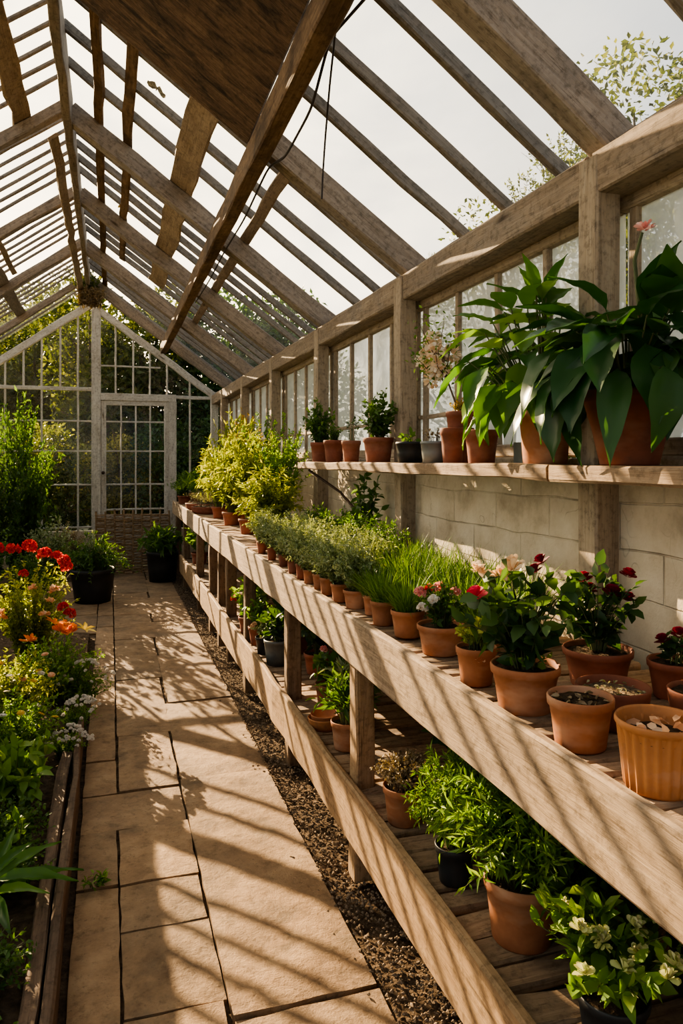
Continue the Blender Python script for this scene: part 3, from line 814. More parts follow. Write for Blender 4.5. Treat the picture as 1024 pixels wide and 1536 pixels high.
# rose with crimson bloom and cream blooms
t = bench_pot('potted_rose', 'potted rose with one crimson bloom and a cream bloom cluster on front of bench', .86, 1.4, .15, .10, 'terra', rz=0); t['category'] = 'potted plant'
put_plant(t, plant('roseleaf', 0, 'l_rose', **RL), .085, 1.0, 0.3, [
    (flower('rose', 1, 'f_rosered', .028), (-.085, .06, .235), 1),
    (flower('ruff', 2, 'f_cream', .026), (-.045, .03, .28), 1), (flower('ruff', 3, 'f_cream', .026), (-.025, .01, .30), 1),
    (flower('ruff', 4, 'f_cream', .022), (.0, .05, .305), 1), (flower('ruff', 2, 'f_cream', .026), (-.075, .08, .29), .8)])
put_plant(t, plant('roselow', 1, 'l_bright', n=10, h=.07, sp=.07, L=.02, W=.015, nl=6, kind='lance'), .085, 1, 1)
t = bench_pot('potted_rose', 'burgundy rose in a wide terracotta pot standing behind the cream rose', 1.12, 1.5, .165, .09, 'terra_d', rz=0); t['category'] = 'potted plant'
put_plant(t, plant('roseleaf', 1, 'l_rose', **RL), .078, .85, 1.3, [
    (flower('rose', 5, 'f_burg', .026), (-.06, .14, .275), 1), (flower('rose', 6, 'f_burg', .026), (-.085, .13, .255), .9), (flower('rose', 5, 'f_burg', .026), (.0, .05, .24), 1),
    (flower('rose', 6, 'f_burg', .026), (.04, .0, .215), 1), (flower('rose', 6, 'f_burg', .026), (.07, -.02, .20), .9), (flower('rose', 5, 'f_burg', .026), (.11, .03, .25), .9), (flower('rose', 6, 'f_burg', .026), (.02, .06, .215), .8)])
t = bench_pot('potted_rose', 'small burgundy rose in pot at the right edge against the wall', 1.23, 1.37, .12, .085, 'terra_d', rz=0); t['category'] = 'potted plant'
put_plant(t, plant('roselow2', 2, 'l_rose', n=9, h=.11, sp=.05, L=.03, W=.02, nl=8, kind='lance'), .072, .9, 0, [
    (flower('rose', 5, 'f_burg', .026), (-.03, .0, .125), .85), (flower('rose', 6, 'f_burg', .026), (.02, .01, .135), .85), (flower('rose', 6, 'f_burg', .026), (.0, -.04, .115), .8)])
t = bench_pot('potted_herb', 'slim pot with yellow green leaves and dried flowers left of the cream rose', .848, 1.6, .1, .09, 'terra'); t['category'] = 'potted plant'
put_plant(t, plant('lowyg', 0, 'l_yg', n=24, h=.08, sp=.05, L=.022, W=.014, nl=9, kind='lance'), .078, 1, 0, [(flower('ruff', 7, 'f_peach', .016), (-.03, .01, .06), 1), (flower('ruff', 8, 'f_peach', .016), (-.01, -.03, .07), 1)])
t = bench_pot('potted_phlox', 'wide pot with pink and white flower heads in the front bench row', .885, 1.88, .135, .082, 'terra', rz=0); t['category'] = 'potted plant'
put_plant(t, plant('phlox', 0, 'l_mid', n=34, h=.15, sp=.08, L=.02, W=.011, nl=16), .07, 1, .5, [
    (flower('head', 1, 'f_pink', .02), (-.05, .03, .165), 1), (flower('head', 2, 'f_pink', .02), (.0, .01, .18), 1), (flower('head', 3, 'f_red', .018), (-.02, .03, .175), .9),
    (flower('head', 4, 'f_white', .02), (-.03, -.02, .15), 1), (flower('head', 1, 'f_pink', .02), (.035, -.02, .17), .9), (flower('head', 4, 'f_white', .02), (-.06, -.01, .13), .9)])

ORD = ['first', 'second', 'third', 'fourth', 'fifth', 'sixth', 'seventh', 'eighth', 'ninth', 'tenth', 'eleventh', 'twelfth', 'thirteenth', 'fourteenth', 'fifteenth', 'sixteenth']
def grass(v): return cached(('grass', v), lambda: (blades(200 + v, 330, .17, .10, .0042, .045).mesh('grass_blades', M['l_grass']), None, None))
SV = dict(n=80, h=.215, sp=.12, L=.018, W=.0068, nl=34, start=.12, ang=1.0, hv=.45, sr=.001, base=.03, droop=.1, dome=.45)
MH = dict(n=46, h=.2, sp=.11, L=.022, W=.008, nl=26, start=.1, ang=1.0, hv=.5, sr=.001, base=.03)
front = [(.872, 2.09, .105, .082), (.858, 2.26, .09, .08), (.88, 2.42, .075, .07), (.86, 2.545, .10, .068), (.84, 2.68, .075, .07), (.835, 2.83, .07, .07), (.84, 2.965, .065, .066), (.835, 3.11, .062, .062), (.835, 3.25, .06, .07), (.835, 3.42, .058, .066), (.84, 3.64, .056, .064), (.835, 3.9, .056, .074), (.84, 4.2, .058, .07)]
for i, (x, y, w, h) in enumerate(front):
    kind = 'grass' if i < 3 else 'silver'
    lab = 'pot of %s, %s such in the front row counting from pink flowers' % (('fine green grass', ORD[i]) if kind == 'grass' else ('silvery grey herb', ORD[i - 3]))
    t = bench_pot('potted_' + ('grass' if kind == 'grass' else 'herb'), lab, x, y, w, h, 'terra' if i < 8 else 'terra_d', group='front row of small herb pots'); t['category'] = 'potted plant'
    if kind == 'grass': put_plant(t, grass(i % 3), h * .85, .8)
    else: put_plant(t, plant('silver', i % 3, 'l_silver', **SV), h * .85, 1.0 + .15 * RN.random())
for row, x in enumerate((1.03, 1.165)):
    for i in range(14):
        y = 1.86 + row * .03 + i * .18
        kd = 'grass' if i < (5 if row == 0 else 6) else ('silver' if row == 0 else 'green')
        if kd == 'grass': desc = 'fine green grass'
        else: desc = 'silvery grey herb' if kd == 'silver' else 'dark green herb'
        idx = i if kd == 'grass' else i - (5 if row == 0 else 6)
        t = bench_pot('potted_' + ('grass' if kd == 'grass' else 'herb'), 'pot of %s, %s such in the bench %s row from near end' % (desc, ORD[idx], ('middle', 'back')[row]),
                      x + RN.uniform(-.01, .01), y, .085, .075, 'terra', group='%s row of small herb pots' % ('middle', 'back')[row]); t['category'] = 'potted plant'
        if kd == 'grass': put_plant(t, grass((i + row) % 3), .062, 1.0, sz=1.0 + .15 * row)
        elif kd == 'silver': put_plant(t, plant('silver', i % 3, 'l_silver', **SV), .062, 1.0)
        else: put_plant(t, plant('greenherb', i % 2, 'l_mid', **MH), .062, 1.15)
# climbing weed by the wall post
t = bench_pot('potted_climber', 'straggling green climber rising against the wall under the shelf', 1.285, 3.68, .07, .08, 'terra_d'); t['category'] = 'potted plant'
put_plant(t, plant('climber', 0, 'l_mid', n=15, h=.5, sp=.12, L=.06, W=.034, nl=15, kind='lance', start=.25, ang=.9, hv=.5, sr=.003), .07, .95, 0)

# shrubs on the far half of the bench
YG = dict(n=84, h=.72, sp=.27, L=.062, W=.017, nl=30, kind='lance', start=.12, ang=.9, hv=.55, sr=.002, base=.03, droop=.35, dome=.3)
BX2 = dict(n=90, h=.66, sp=.21, L=.03, W=.016, nl=36, start=.15, ang=1.1, hv=.55, sr=.002, base=.03)
far = [('bright yellow green leafy shrub trailing over the bench just left of the shelf end', .97, 4.62, 'yg', .9, .75),
       ('yellow green bushy shrub against the wall just beyond the shelf end', 1.13, 4.95, 'box', .95, 1.3),
       ('low yellow green plant on front edge of bench before the tall shrubs', .92, 4.42, 'yg', .55, .5),
       ('tall yellow green shrub second from the shelf end on the far bench', .98, 5.35, 'yg', 1.0, 1.1),
       ('tall bushy dull green shrub against the wall behind yellow shrubs', 1.14, 5.7, 'box', 1.0, 1.45),
       ('tall yellow green shrub with bright tips in the middle of far bench', .97, 6.1, 'yg', 1.05, 1.25),
       ('orange tinged autumn shrub among the yellow green shrubs on far bench', 1.12, 6.45, 'or', 1.0, 1.45),
       ('dark green shrub against the wall farther along the bench', 1.17, 7.2, 'box', 1.0, 1.2),
       ('leaning yellow green shrub at left end of the tall shrub group', .98, 6.85, 'yg', .95, 1.15)]
for lab, x, y, kd, s, sz in far:
    t = potted('potted_shrub', lab, 'potted shrub', (x, y, ZB), .085, .065, .11, 'terra_d', group='shrubs on the far half of the bench')
    if kd == 'yg': pl = plant('ygshrub', int(y) % 2, 'l_yg', **YG)
    elif kd == 'or': pl = plant('orshrub', 0, 'l_orange', **{**BX2, 'L': .034})
    else: pl = plant('boxshrub', int(y) % 2, 'l_bright' if y < 5.5 else 'l_mid', **BX2)
    put_plant(t, pl, .09, s, None, sz=s * sz)
PG = dict(n=120, h=.19, sp=.24, L=.012, W=.005, nl=14, start=.35, ang=1.0, hv=.4, sr=.0008, base=.2, dome=.2)
for k, (y, lab) in enumerate(((7.55, 'pot of pale straw coloured low plants, nearest of the two at far end'), (8.15, 'pot of pale straw coloured low plants, farther of the two at far end'))):
    t = potted('potted_heather', lab, 'potted plant', (.99, y, ZB), .21, .19, .07, 'terra_d', 'bowl', group='pale low plants at the far end of the bench')
    put_plant(t, plant('pale', k, 'l_pale', **PG), .055, 1.0)
FN = dict(n=26, h=.42, sp=.36, L=.07, W=.016, nl=26, kind='lance', start=.15, ang=.75, hv=.3, sr=.002, droop=.3)
for k, (x, y, lab) in enumerate(((1.05, 8.9, 'green fern in a pot near the far end of the bench'), (1.02, 9.6, 'dark fern in a pot at the very end of the bench by the gable'))):
    t = potted('potted_fern', lab, 'potted fern', (x, y, ZB), .1, .08, .12, 'terra_d')
    put_plant(t, plant('fern', k, 'l_bright' if k == 0 else 'l_mid', **FN), .1, .9)
t = potted('potted_plant', 'dark leafy pot plant at the far front corner of the bench', 'potted plant', (.88, 9.25, ZB), .09, .07, .1, 'terra_d')
put_plant(t, plant('greenherb', 0, 'l_mid', **MH), .085, 1.6)

# ================================================================== LOWER SHELF
RS = dict(n=130, h=.40, sp=.23, L=.042, W=.0085, nl=32, kind='dia', start=.12, ang=.85, hv=.5, sr=.0014, base=.04, droop=.25)
LF = dict(n=18, h=.3, sp=.17, L=.07, W=.04, nl=10, kind='lance', start=.2, ang=1.0, hv=.5, sr=.002)
def low(name, label, x, y, rt, h, mat='terra', style='rim', **k):
    return potted(name, label, 'potted plant', (x, y, ZL), rt, rt * .78, h, mat, style, **k)
t = low('potted_rosemary', 'narrow leaved bright green bush in large terracotta pot on the lower shelf', .93, 1.53, .09, .15); put_plant(t, plant('rosemary', 0, 'l_bright', **RS), .125, .95, 0)
t = low('potted_rosemary', 'narrow leaved bright green bush in small dark pot on the lower shelf', .885, 1.79, .055, .10, 'black'); put_plant(t, plant('rosemary', 1, 'l_bright', **RS), .085, .62, 0, sz=.8)
t = low('potted_rosemary', 'narrow leaved green bush at the back of the lower shelf in shade', 1.13, 1.62, .07, .12, 'terra_d'); put_plant(t, plant('rosemary', 0, 'l_bright', **RS), .1, 1.05, 2)
t = low('potted_thyme', 'brown dried mound of herb in terracotta pot beside the pale bench leg', .878, 2.13, .068, .115)
put_plant(t, plant('drymound', 0, 'l_dry', n=150, h=.13, sp=.105, L=.011, W=.007, nl=34, start=.3, hv=.35, base=.05), .09, 1.0)
t = low('potted_sage', 'glossy rounded leaf plant in dark pot near front on the lower shelf', 1.02, 1.36, .06, .1, 'black'); put_plant(t, plant('glossy', 0, 'l_mid', n=12, h=.2, sp=.13, L=.075, W=.045, nl=7, kind='lance', start=.3, ang=.9, sr=.002), .085, 1.0)
t = low('potted_herb', 'pale yellow green plant with whitish buds nearest the camera on lower shelf', .93, 1.2, .07, .1, 'black')
put_plant(t, plant('palefg', 0, 'l_bright', n=44, h=.2, sp=.16, L=.05, W=.028, nl=10, kind='lance', start=.25, ang=1.0, sr=.002), .085, 1.0, 0,
          [(flower('ruff', 9, 'f_palegreen', .022), (RN.uniform(-.13, .06), RN.uniform(-.10, .10), RN.uniform(.19, .25)), .9) for _ in range(12)])
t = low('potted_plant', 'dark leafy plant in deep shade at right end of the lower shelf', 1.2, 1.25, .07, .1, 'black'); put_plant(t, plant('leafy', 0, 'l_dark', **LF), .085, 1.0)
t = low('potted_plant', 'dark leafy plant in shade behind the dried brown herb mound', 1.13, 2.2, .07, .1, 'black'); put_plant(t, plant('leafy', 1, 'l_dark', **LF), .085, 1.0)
SP = dict(n=40, h=.24, sp=.15, L=.08, W=.016, nl=5, kind='lance', start=.3, ang=.7, sr=.0016)
t = low('potted_pinks', 'strappy grey green plant in terracotta pot left of the pale bench leg', .885, 2.74, .063, .11); put_plant(t, plant('strap', 0, 'l_mid', **SP), .09, 1.0)
t = low('saucer_stack', 'stack of two terracotta saucers at edge of lower shelf', .86, 2.97, .07, .05, 'terra_o', 'bowl', soil=None); t['category'] = 'saucers'
t['label'] = 'shallow terracotta saucer at the edge of the lower shelf'
link('pot', pot_mesh(.062, .05, .04, 'terra', 'bowl'), t, local=T4((.005, 0, .022)))
t = low('potted_pinks', 'feathery green plant in pot behind the terracotta saucer', 1.0, 2.98, .06, .1); put_plant(t, plant('strap', 1, 'l_silver', **SP), .085, .9)
t = low('potted_geranium', 'shaded plant with faint pink flowers between the two dark bench legs', .96, 3.22, .07, .11, 'terra_d')
put_plant(t, plant('leafy2', 0, 'l_mid', n=16, h=.22, sp=.13, L=.05, W=.03, nl=9, kind='lance', start=.2, ang=1.0), .09, 1.0, 0, [(flower('head', 2, 'f_pink', .02), (-.05, .02, .3), 1), (flower('head', 1, 'f_pink', .02), (.02, -.04, .27), 1)])
t = low('potted_flowers', 'low pot with pale cream flowers beside the grey metal bucket', .865, 4.22, .06, .1, 'black')
put_plant(t, plant('paleflow', 0, 'l_silver', n=34, h=.12, sp=.09, L=.022, W=.014, nl=10, kind='lance'), .085, 1.0, 0, [(flower('head', 9, 'f_cream', .016), (RN.uniform(-.07, .07), RN.uniform(-.07, .07), RN.uniform(.15, .2)), 1.1) for _ in range(8)])
t = low('metal_bucket', 'grey metal bucket planted with dark leaves on the lower shelf', .885, 3.98, .078, .14, 'bucket', 'tub'); put_plant(t, plant('leafy', 0, 'l_dark', **LF), .12, .75)
for k, (x, y, s, lab) in enumerate(((.87, 4.75, .95, 'bright green leafy plant with red flower on lower shelf'), (.88, 4.45, .7, 'bright green low plant behind pale cream flowers on lower shelf'), (1.0, 5.1, 1.0, 'leafy green plant behind the red flowered one on lower shelf'))):
    t = low('potted_impatiens', lab, x, y, .075, .11, 'terra_d')
    put_plant(t, plant('leafy3', k % 2, 'l_bright' if k < 2 else 'l_mid', n=26, h=.28, sp=.15, L=.05, W=.03, nl=12, kind='lance', start=.15, ang=1.0), .09, s, 0,
              [(flower('head', 3, 'f_red', .03), (-.10, -.02, .22), 1)] if k == 0 else [])
for k, (x, y) in enumerate(((1.05, 3.75), (1.05, 4.2), (1.1, 5.6))):
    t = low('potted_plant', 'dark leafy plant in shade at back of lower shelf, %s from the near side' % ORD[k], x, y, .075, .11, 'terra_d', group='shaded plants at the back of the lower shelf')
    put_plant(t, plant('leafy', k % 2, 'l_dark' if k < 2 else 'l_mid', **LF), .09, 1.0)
t = low('potted_plant', 'leafy green plant at the far end of the lower shelf by the tub', .93, 8.1, .09, .12, 'terra_d'); put_plant(t, plant('leafy3', 0, 'l_bright', **LF), .1, 1.3)

# ================================================================== POTS ON THE WALL SHELF
def shelf_pot(name, label, y, x, W_, H_, mat='terra_d', style='rim', wb_=.76, cat='potted plant', **k):
    return potted(name, label, cat, (x, y, ZS), W_ / 2, W_ / 2 * wb_, H_, mat, style, **k)
BXS = dict(n=34, h=.2, sp=.085, L=.024, W=.014, nl=22, start=.15, ang=1.1, hv=.5, sr=.0016, base=.02)
t = shelf_pot('potted_box', 'small leafy pot plant, leftmost pot on the wall shelf', 4.46, 1.26, .115, .125); put_plant(t, plant('shelfbox', 0, 'l_mid', **BXS), .105, 1.35, sz=1.55)
t = shelf_pot('potted_herb', 'sparse low herb in dark red pot, second from left on wall shelf', 4.14, 1.26, .128, .13); put_plant(t, plant('shelfbox', 1, 'l_mid', **BXS), .11, .6)
t = shelf_pot('potted_seedling', 'thin twiggy seedling in dark red pot, third from left on wall shelf', 3.82, 1.26, .108, .12)
put_plant(t, plant('seedling', 0, 'l_dark', n=7, h=.2, sp=.07, L=.02, W=.011, nl=9, start=.55, sr=.0016), .1, 1.0)
t = shelf_pot('potted_box', 'bushy green shrub in wide dark red pot, fourth from left on shelf', 3.42, 1.27, .155, .125); put_plant(t, plant('shelfbox', 0, 'l_bright', **BXS), .105, 1.4, 1, sz=1.35)
t = shelf_pot('potted_succulent', 'wide black bowl with a small rosette plant on the wall shelf', 2.99, 1.26, .13, .094, 'black', 'tub', .8); put_plant(t, plant('rosette', 0, 'l_mid', n=12, h=.06, sp=.06, L=.04, W=.02, nl=2, kind='lance', start=.6), .078, 1.0)
t = shelf_pot('potted_succulent', 'grey chipped bowl with dry twigs on the wall shelf', 2.73, 1.26, .122, .09, 'bucket', 'tub', .8)
put_plant(t, plant('drytw', 0, 'l_dry', n=10, h=.09, sp=.05, L=.014, W=.009, nl=7, start=.4), .075, 1.0)
# stacked pots
t = shelf_pot('terracotta_pot', 'tall narrow terracotta pot with pale rim in front of stacked pots', 2.52, 1.235, .095, .135, 'terra_d', cat='plant pot', soil=None)
t = shelf_pot('terracotta_pot', 'empty terracotta pot against the window holding the flowering pot above it', 2.62, 1.315, .115, .14, 'terra_d', cat='plant pot', soil=None)
t = thing('potted_tree', 'pot nested on another pot with a small pale flowering tree', 'potted plant', (1.315, 2.62, ZS + .1))
link('pot', pot_mesh(.055, .044, .105, 'terra_d', 'rim'), t, local=Matrix()); link('soil', soil_mesh(.048, 'soil'), t, local=T4((0, 0, .09)))
rng = np.random.default_rng(77); gs, gf, gp = Geo(), Geo(), Geo()
tube_geo(gs, [(0, 0, .08), (.0, .05, .16), (.0, .12, .25), (-.01, .17, .32)], [.005, .0045, .004, .003], 6)
for k in range(26):
    e = np.array([rng.normal(-.015, .035), .19 + rng.normal(0, .085), .36 + rng.normal(0, .05)])
    tube_geo(gs, [(0, .12, .25), (e + np.array([0, .14, .27])) / 2 + rng.normal(0, .01, 3), e], [.0025, .002, .001], 4)
    m = 14; P = e + rng.normal(0, .028, (m, 3)); leaves(gf, rng, P, rng.normal(0, 1, (m, 3)), .022, .011, 'lance')
    if k % 3:
        m = 34; d = rng.normal(0, 1, (m, 3)); leaves(gp, rng, e + nrm(d) * .012, d, .028, .02, 'petal', rng.random(m))
link('stems', gs.mesh('stems', M['twig']), t, local=Matrix()); link('foliage', gf.mesh('foliage', M['l_bright']), t, local=Matrix()); link('blossom', gp.mesh('blossom', M['f_blossom']), t, local=Matrix())
put_plant(t, plant('drytw2', 0, 'l_orange', n=16, h=.08, sp=.04, L=.016, W=.009, nl=9, start=.3), .09, 1.0)
t = shelf_pot('terracotta_pot', 'dark red pot right of the tall narrow pot on wall shelf', 2.33, 1.255, .122, .12, 'terra_d', cat='plant pot')
t = thing('trough', 'low grey trough at the window behind the large leaf plants', 'trough', (1.36, 2.13, ZS))
g = Geo(); box_geo(g, -.03, .03, -.11, .11, 0, .012); box_geo(g, -.03, -.024, -.11, .11, .012, .075); box_geo(g, .024, .03, -.11, .11, .012, .075); box_geo(g, -.024, .024, -.11, -.104, .012, .075); box_geo(g, -.024, .024, .104, .11, .012, .075)
link('trough_body', g.mesh('trough_body', M['bucket'], False), t, local=Matrix())

def big_plant(seed, leafs, mat, petr=.004, xmax=None):
    """leafs: rows (base point, azimuth, elevation, length, width, bend)"""
    rng = np.random.default_rng(seed); g, s = Geo(), Geo()
    for (bx_, by_, bz_, az, el, L_, W_, b) in leafs:
        D = np.array([[math.cos(az) * math.cos(el), math.sin(az) * math.cos(el), math.sin(el)]])
        Nv = np.array([[-math.cos(az) * math.sin(el), -math.sin(az) * math.sin(el), math.cos(el)]]) + rng.normal(0, .22, (1, 3))
        kd = 'big%.1f' % b
        leaves(g, rng, [(bx_, by_, bz_)], D, L_, W_, kd, np.array([rng.random()]), Nv=Nv)
        p = np.array([bx_, by_, bz_]); q = np.array([bx_ * .25, by_ * .25, 0])
        mid = (p + q) / 2 + np.array([0, 0, .03])
        tube_geo(s, bez(q, mid, p, np.linspace(0, 1, 6)), np.linspace(petr, petr * .55, 6), 5)
    if xmax:
        for G_ in (g, s):
            for a_ in G_.V: a_[:, 0] = np.where(a_[:, 0] > xmax - .03, xmax - .03 + .03 * np.tanh((a_[:, 0] - xmax + .03) / .12), a_[:, 0])
    return g.mesh('foliage', M[mat]), s.mesh('stems', M['stem']), None

def gen_leafs(seed, n, R_, z0, z1, L_, W_, xmax, bias=0.0):
    rng = np.random.default_rng(seed); out = []
    for i in range(n):
        e = (i + .5) / n
        az = i * 2.399963 + rng.normal(0, .25)
        rr = R_ * math.sqrt(1 - .75 * e * e) * rng.uniform(.45, 1.0)
        x, y = math.cos(az) * rr, math.sin(az) * rr + bias * R_
        if x > xmax: x = xmax * rng.uniform(.2, 1); az = math.pi + (az - math.pi) * .55 if rng.random() < .7 else az
        z = z0 + (z1 - z0) * e + rng.normal(0, .02)
        el = -.95 + 1.75 * e ** 1.6 + rng.normal(0, .18)
        l = L_ * rng.uniform(.75, 1.15)
        if x + math.cos(az) * math.cos(el) * l > xmax + .06: az = math.pi - az
        out.append((x, y, z, az, el, l, W_ * rng.uniform(.8, 1.2), rng.choice([.2, .4, .6])))
    return out
# large dark plant in the large pot
t = shelf_pot('potted_houseplant', 'large dark green broad leaved plant in the biggest terracotta pot on the shelf', 1.60, 1.292, .245, .195, 'terra_d', wb_=.6, rz=0)
ll = gen_leafs(3, 84, .24, .05, .22, .20, .094, .06)
put_plant(t, big_plant(4, ll, 'l_big', xmax=.12), .17, 1, 0)
g = Geo(); tube_geo(g, [(0, -.02, 0), (.01, -.03, .2), (.0, -.02, .36), (.015, -.03, .43)], [.006, .006, .005, .004], 6)
link('flower_stalk', g.mesh('flower_stalk', M['stem']), t, local=T4((0, 0, .17)))
link('flower', flower('ruff', 21, 'f_pink', .022), t, local=T4((.015, -.04, .605)))
t = shelf_pot('potted_houseplant', 'broad leaved plant with light green upright top in the second largest shelf pot', 1.955, 1.27, .165, .165, 'terra', wb_=.8, rz=0)
ll = gen_leafs(8, 64, .21, .03, .36, .17, .076, .07, .55)
ll += [(-.02, .02, .37, 1.9, 1.2, .14, .05, .2), (-.01, -.02, .37, -1.4, 1.1, .14, .05, .2), (-.03, .0, .38, 3.1, 1.35, .13, .05, .2), (0, .03, .36, 1.2, .6, .14, .055, .4), (-.03, -.03, .36, -1.9, .55, .14, .055, .4), (-.02, .12, .30, 1.7, .7, .14, .06, .4), (-.03, .2, .28, 2.0, .3, .15, .06, .4)]
put_plant(t, big_plant(9, ll, 'l_big2', xmax=.14), .14, 1, 0)

# ================================================================== FLOOR TUBS AND HURDLE
t = thing('planted_tub', 'black tub with spreading grey green foliage left of the path end', 'tub', (-.17, 7.95, 0))
link('pot', pot_mesh(.225, .175, .34, 'black', 'tub'), t, local=Matrix()); link('soil', soil_mesh(.195, 'soil'), t, local=T4((0, 0, .29)))
put_plant(t, plant('tubplant', 0, 'l_mid', n=90, h=.48, sp=.42, L=.04, W=.013, nl=34, start=.15, ang=.9, hv=.5, sr=.002, base=.12, droop=.45), .28, 1.1, 0)
put_plant(t, plant('tubtop', 0, 'l_silver', n=24, h=.5, sp=.16, L=.03, W=.012, nl=26, start=.4, ang=.9, sr=.002, base=.05), .28, .95, 0)
t = thing('planted_tub', 'black tub of strappy green leaves at the far end beside the bench', 'tub', (.60, 9.05, 0))
link('pot', pot_mesh(.19, .155, .36, 'black', 'tub'), t, local=Matrix()); link('soil', soil_mesh(.165, 'soil'), t, local=T4((0, 0, .31)))
put_plant(t, plant('tubleaf', 0, 'l_mid', n=44, h=.42, sp=.30, L=.13, W=.045, nl=8, kind='lance', start=.25, ang=.8, hv=.5, sr=.003, base=.1, droop=.2), .3, 1.0, 0)
# woven hurdle
t = thing('wicker_hurdle', 'low woven wicker hurdle standing across the foot of the door', 'hurdle', (.27, 9.75, 0))
g = Geo(); rng = np.random.default_rng(2)
for k in range(60):
    z = .012 + k * .0125; ph = (k % 2) * math.pi
    xs = np.linspace(-.44, .46, 40)
    tube_geo(g, np.stack([xs, .022 * np.sin(xs * 28 + ph) + rng.normal(0, .003, 40), z + .008 * np.sin(xs * 3 + k) + rng.normal(0, .001, 40)], 1), .0065, 5, rng.random())
link('weave', g.mesh('weave', M['wicker']), t, local=Matrix())
for k in range(9):
    g = Geo(); x = -.44 + k * .1122; tube_geo(g, [(x, 0, 0), (x + rng.normal(0, .004), 0, .4), (x, 0, .80 + rng.normal(0, .02))], .012, 8)
    link('stake', g.mesh('stake', M['wicker']), t, local=Matrix())

# ================================================================== LEFT BED
edge = thing('bed_edging', 'low brown timber edging board along the left side of the path', 'edging', (-.15, 3, 0))
beam('board', (-.145, .3, .055), (-.145, 4.0, .055), .03, .13, M['edge'], edge, jit=.003)
beam('cap_rail', (-.19, .3, .085), (-.19, 3.6, .085), .045, .045, M['edge'], edge, jit=.004)
g = Geo(); nx, ny = 14, 60
rng = np.random.default_rng(6); X, Y = np.meshgrid(np.linspace(XL + .12, -.16, nx), np.linspace(.2, 9.9, ny), indexing='ij')
Z = np.where((X > -.78) & (Y > 6.4), .0, .05) + rng.normal(0, .012, X.shape) - np.where((X > -.78) & (Y > 6.4), .07, 0)
i = np.arange(nx - 1)[:, None] * ny; j = np.arange(ny - 1)[None]
g.add(np.stack([X, Y, Z], -1).reshape(-1, 3), np.stack([i + j, i + ny + j, i + ny + j + 1, i + j + 1], -1).reshape(-1, 4))
tag(link('bed_soil', g.mesh('bed_soil', M['earth'])), 'dark bare soil of the left flower bed', 'soil', kind='stuff')
ZD = .045
def bed(name, label, cat, x, y, pl, s=1.0, flowers=(), rz=0, group=None, sz=None):
    t = thing(name, label, cat, (x, y, ZD), 0, group)
    put_plant(t, pl, 0, s, rz, flowers, sz=sz); return t
FB = dict(n=130, h=.75, sp=.32, L=.036, W=.018, nl=40, start=.12, ang=1.0, hv=.55, sr=.0022, base=.08, dome=.25)
rr = random.Random(4)
fl = [(flower('head', k % 4, 'f_red', .05), p, s) for k, (p, s) in enumerate([((-.10, -.10, .80), 1.1), ((.0, -.12, .82), 1.1), ((-.2, -.08, .81), 1.0), ((.10, -.16, .77), 1.1), ((.18, -.18, .75), 1.0), ((.24, -.16, .68), .9), ((.22, -.22, .42), .8), ((.26, -.2, .37), .9), ((.25, -.26, .30), .7), ((-.02, -.26, .66), .7), ((-.28, -.05, .78), 1), ((.22, -.12, .72), .9)])]
fl += [(flower('ruff', k % 3, 'f_peach', .035), (rr.uniform(-.25, .2), rr.uniform(-.34, -.2), rr.uniform(.3, .6)), .9) for k in range(9)]
bed('red_flower_bush', 'yellow green bush topped with bright red flower heads at left edge', 'flowering bush', -.52, 5.45, plant('flbush', 0, 'l_yg', **FB), 1.0, fl)
OB = dict(n=130, h=.42, sp=.27, L=.03, W=.015, nl=32, start=.12, ang=1.0, hv=.5, sr=.002, base=.08)
fl = [(flower('ruff', 1, 'f_orange', .05), (.02, -.06, .42), 1), (flower('ruff', 2, 'f_orange', .05), (.08, -.05, .41), .9), (flower('lily', 1, 'f_orange', .055), (-.02, -.02, .46), 1), (flower('lily', 2, 'f_yellow', .055), (.15, -.05, .42), 1), (flower('ruff', 3, 'f_orange', .045), (-.14, -.16, .40), .9), (flower('ruff', 2, 'f_orange', .04), (.03, .05, .43), .9)]
bed('orange_flower_plant', 'plant with vivid orange flowers leaning over the path in mid bed', 'flowering plant', -.29, 4.55, plant('orbush', 0, 'l_bright', **OB), 1.0, fl)
fl = [(flower('daisy', k % 3, ('f_peach', 'f_yellow', 'f_white')[k % 3], .022), (rr.uniform(-.22, .22), rr.uniform(-.22, .1), rr.uniform(.26, .42)), .9) for k in range(14)]
bed('daisy_clump', 'yellow green clump dotted with small daisies below the orange flowers', 'flowering plant', -.50, 4.1, plant('orbush', 1, 'l_yg', **OB), 1.05, fl)
fl = [(flower('daisy', k % 3, ('f_yellow', 'f_white')[k % 2], .02), (rr.uniform(-.2, .2), rr.uniform(-.2, .1), rr.uniform(.25, .38)), .9) for k in range(10)]
bed('daisy_clump', 'green clump with scattered pale flowers between daisies and broad leafy plant', 'flowering plant', -.42, 3.62, plant('orbush', 2, 'l_bright', **OB), .9, fl)
AL = dict(n=70, h=.2, sp=.14, L=.018, W=.009, nl=18, start=.15, ang=1.0, hv=.35, base=.05, dome=.55)
for k, (x, y, s, lab) in enumerate(((-.15, 4.5, 1.25, 'mound of white alyssum beside the path just below orange flowers'), (-.17, 4.05, .9, 'middle white alyssum mound spilling over the bed edge onto path'), (-.2, 3.68, .8, 'nearest small white alyssum mound at end of the timber edging'))):
    pl = plant('alys', k, 'l_bright', **AL)
    fl = []
    for q in range(46):
        a = rr.random() * 6.28; d = rr.uniform(.02, .13) * s
        fl.append((flower('head', q % 3, 'f_white', .0115), (d * math.cos(a) + .02, d * math.sin(a) - .02, .2 * s * (1 - .5 * (d / (.14 * s)) ** 2)), .9))
    bed('alyssum', lab, 'flowering plant', x, y, pl, s, fl, group='white alyssum along the path edge')
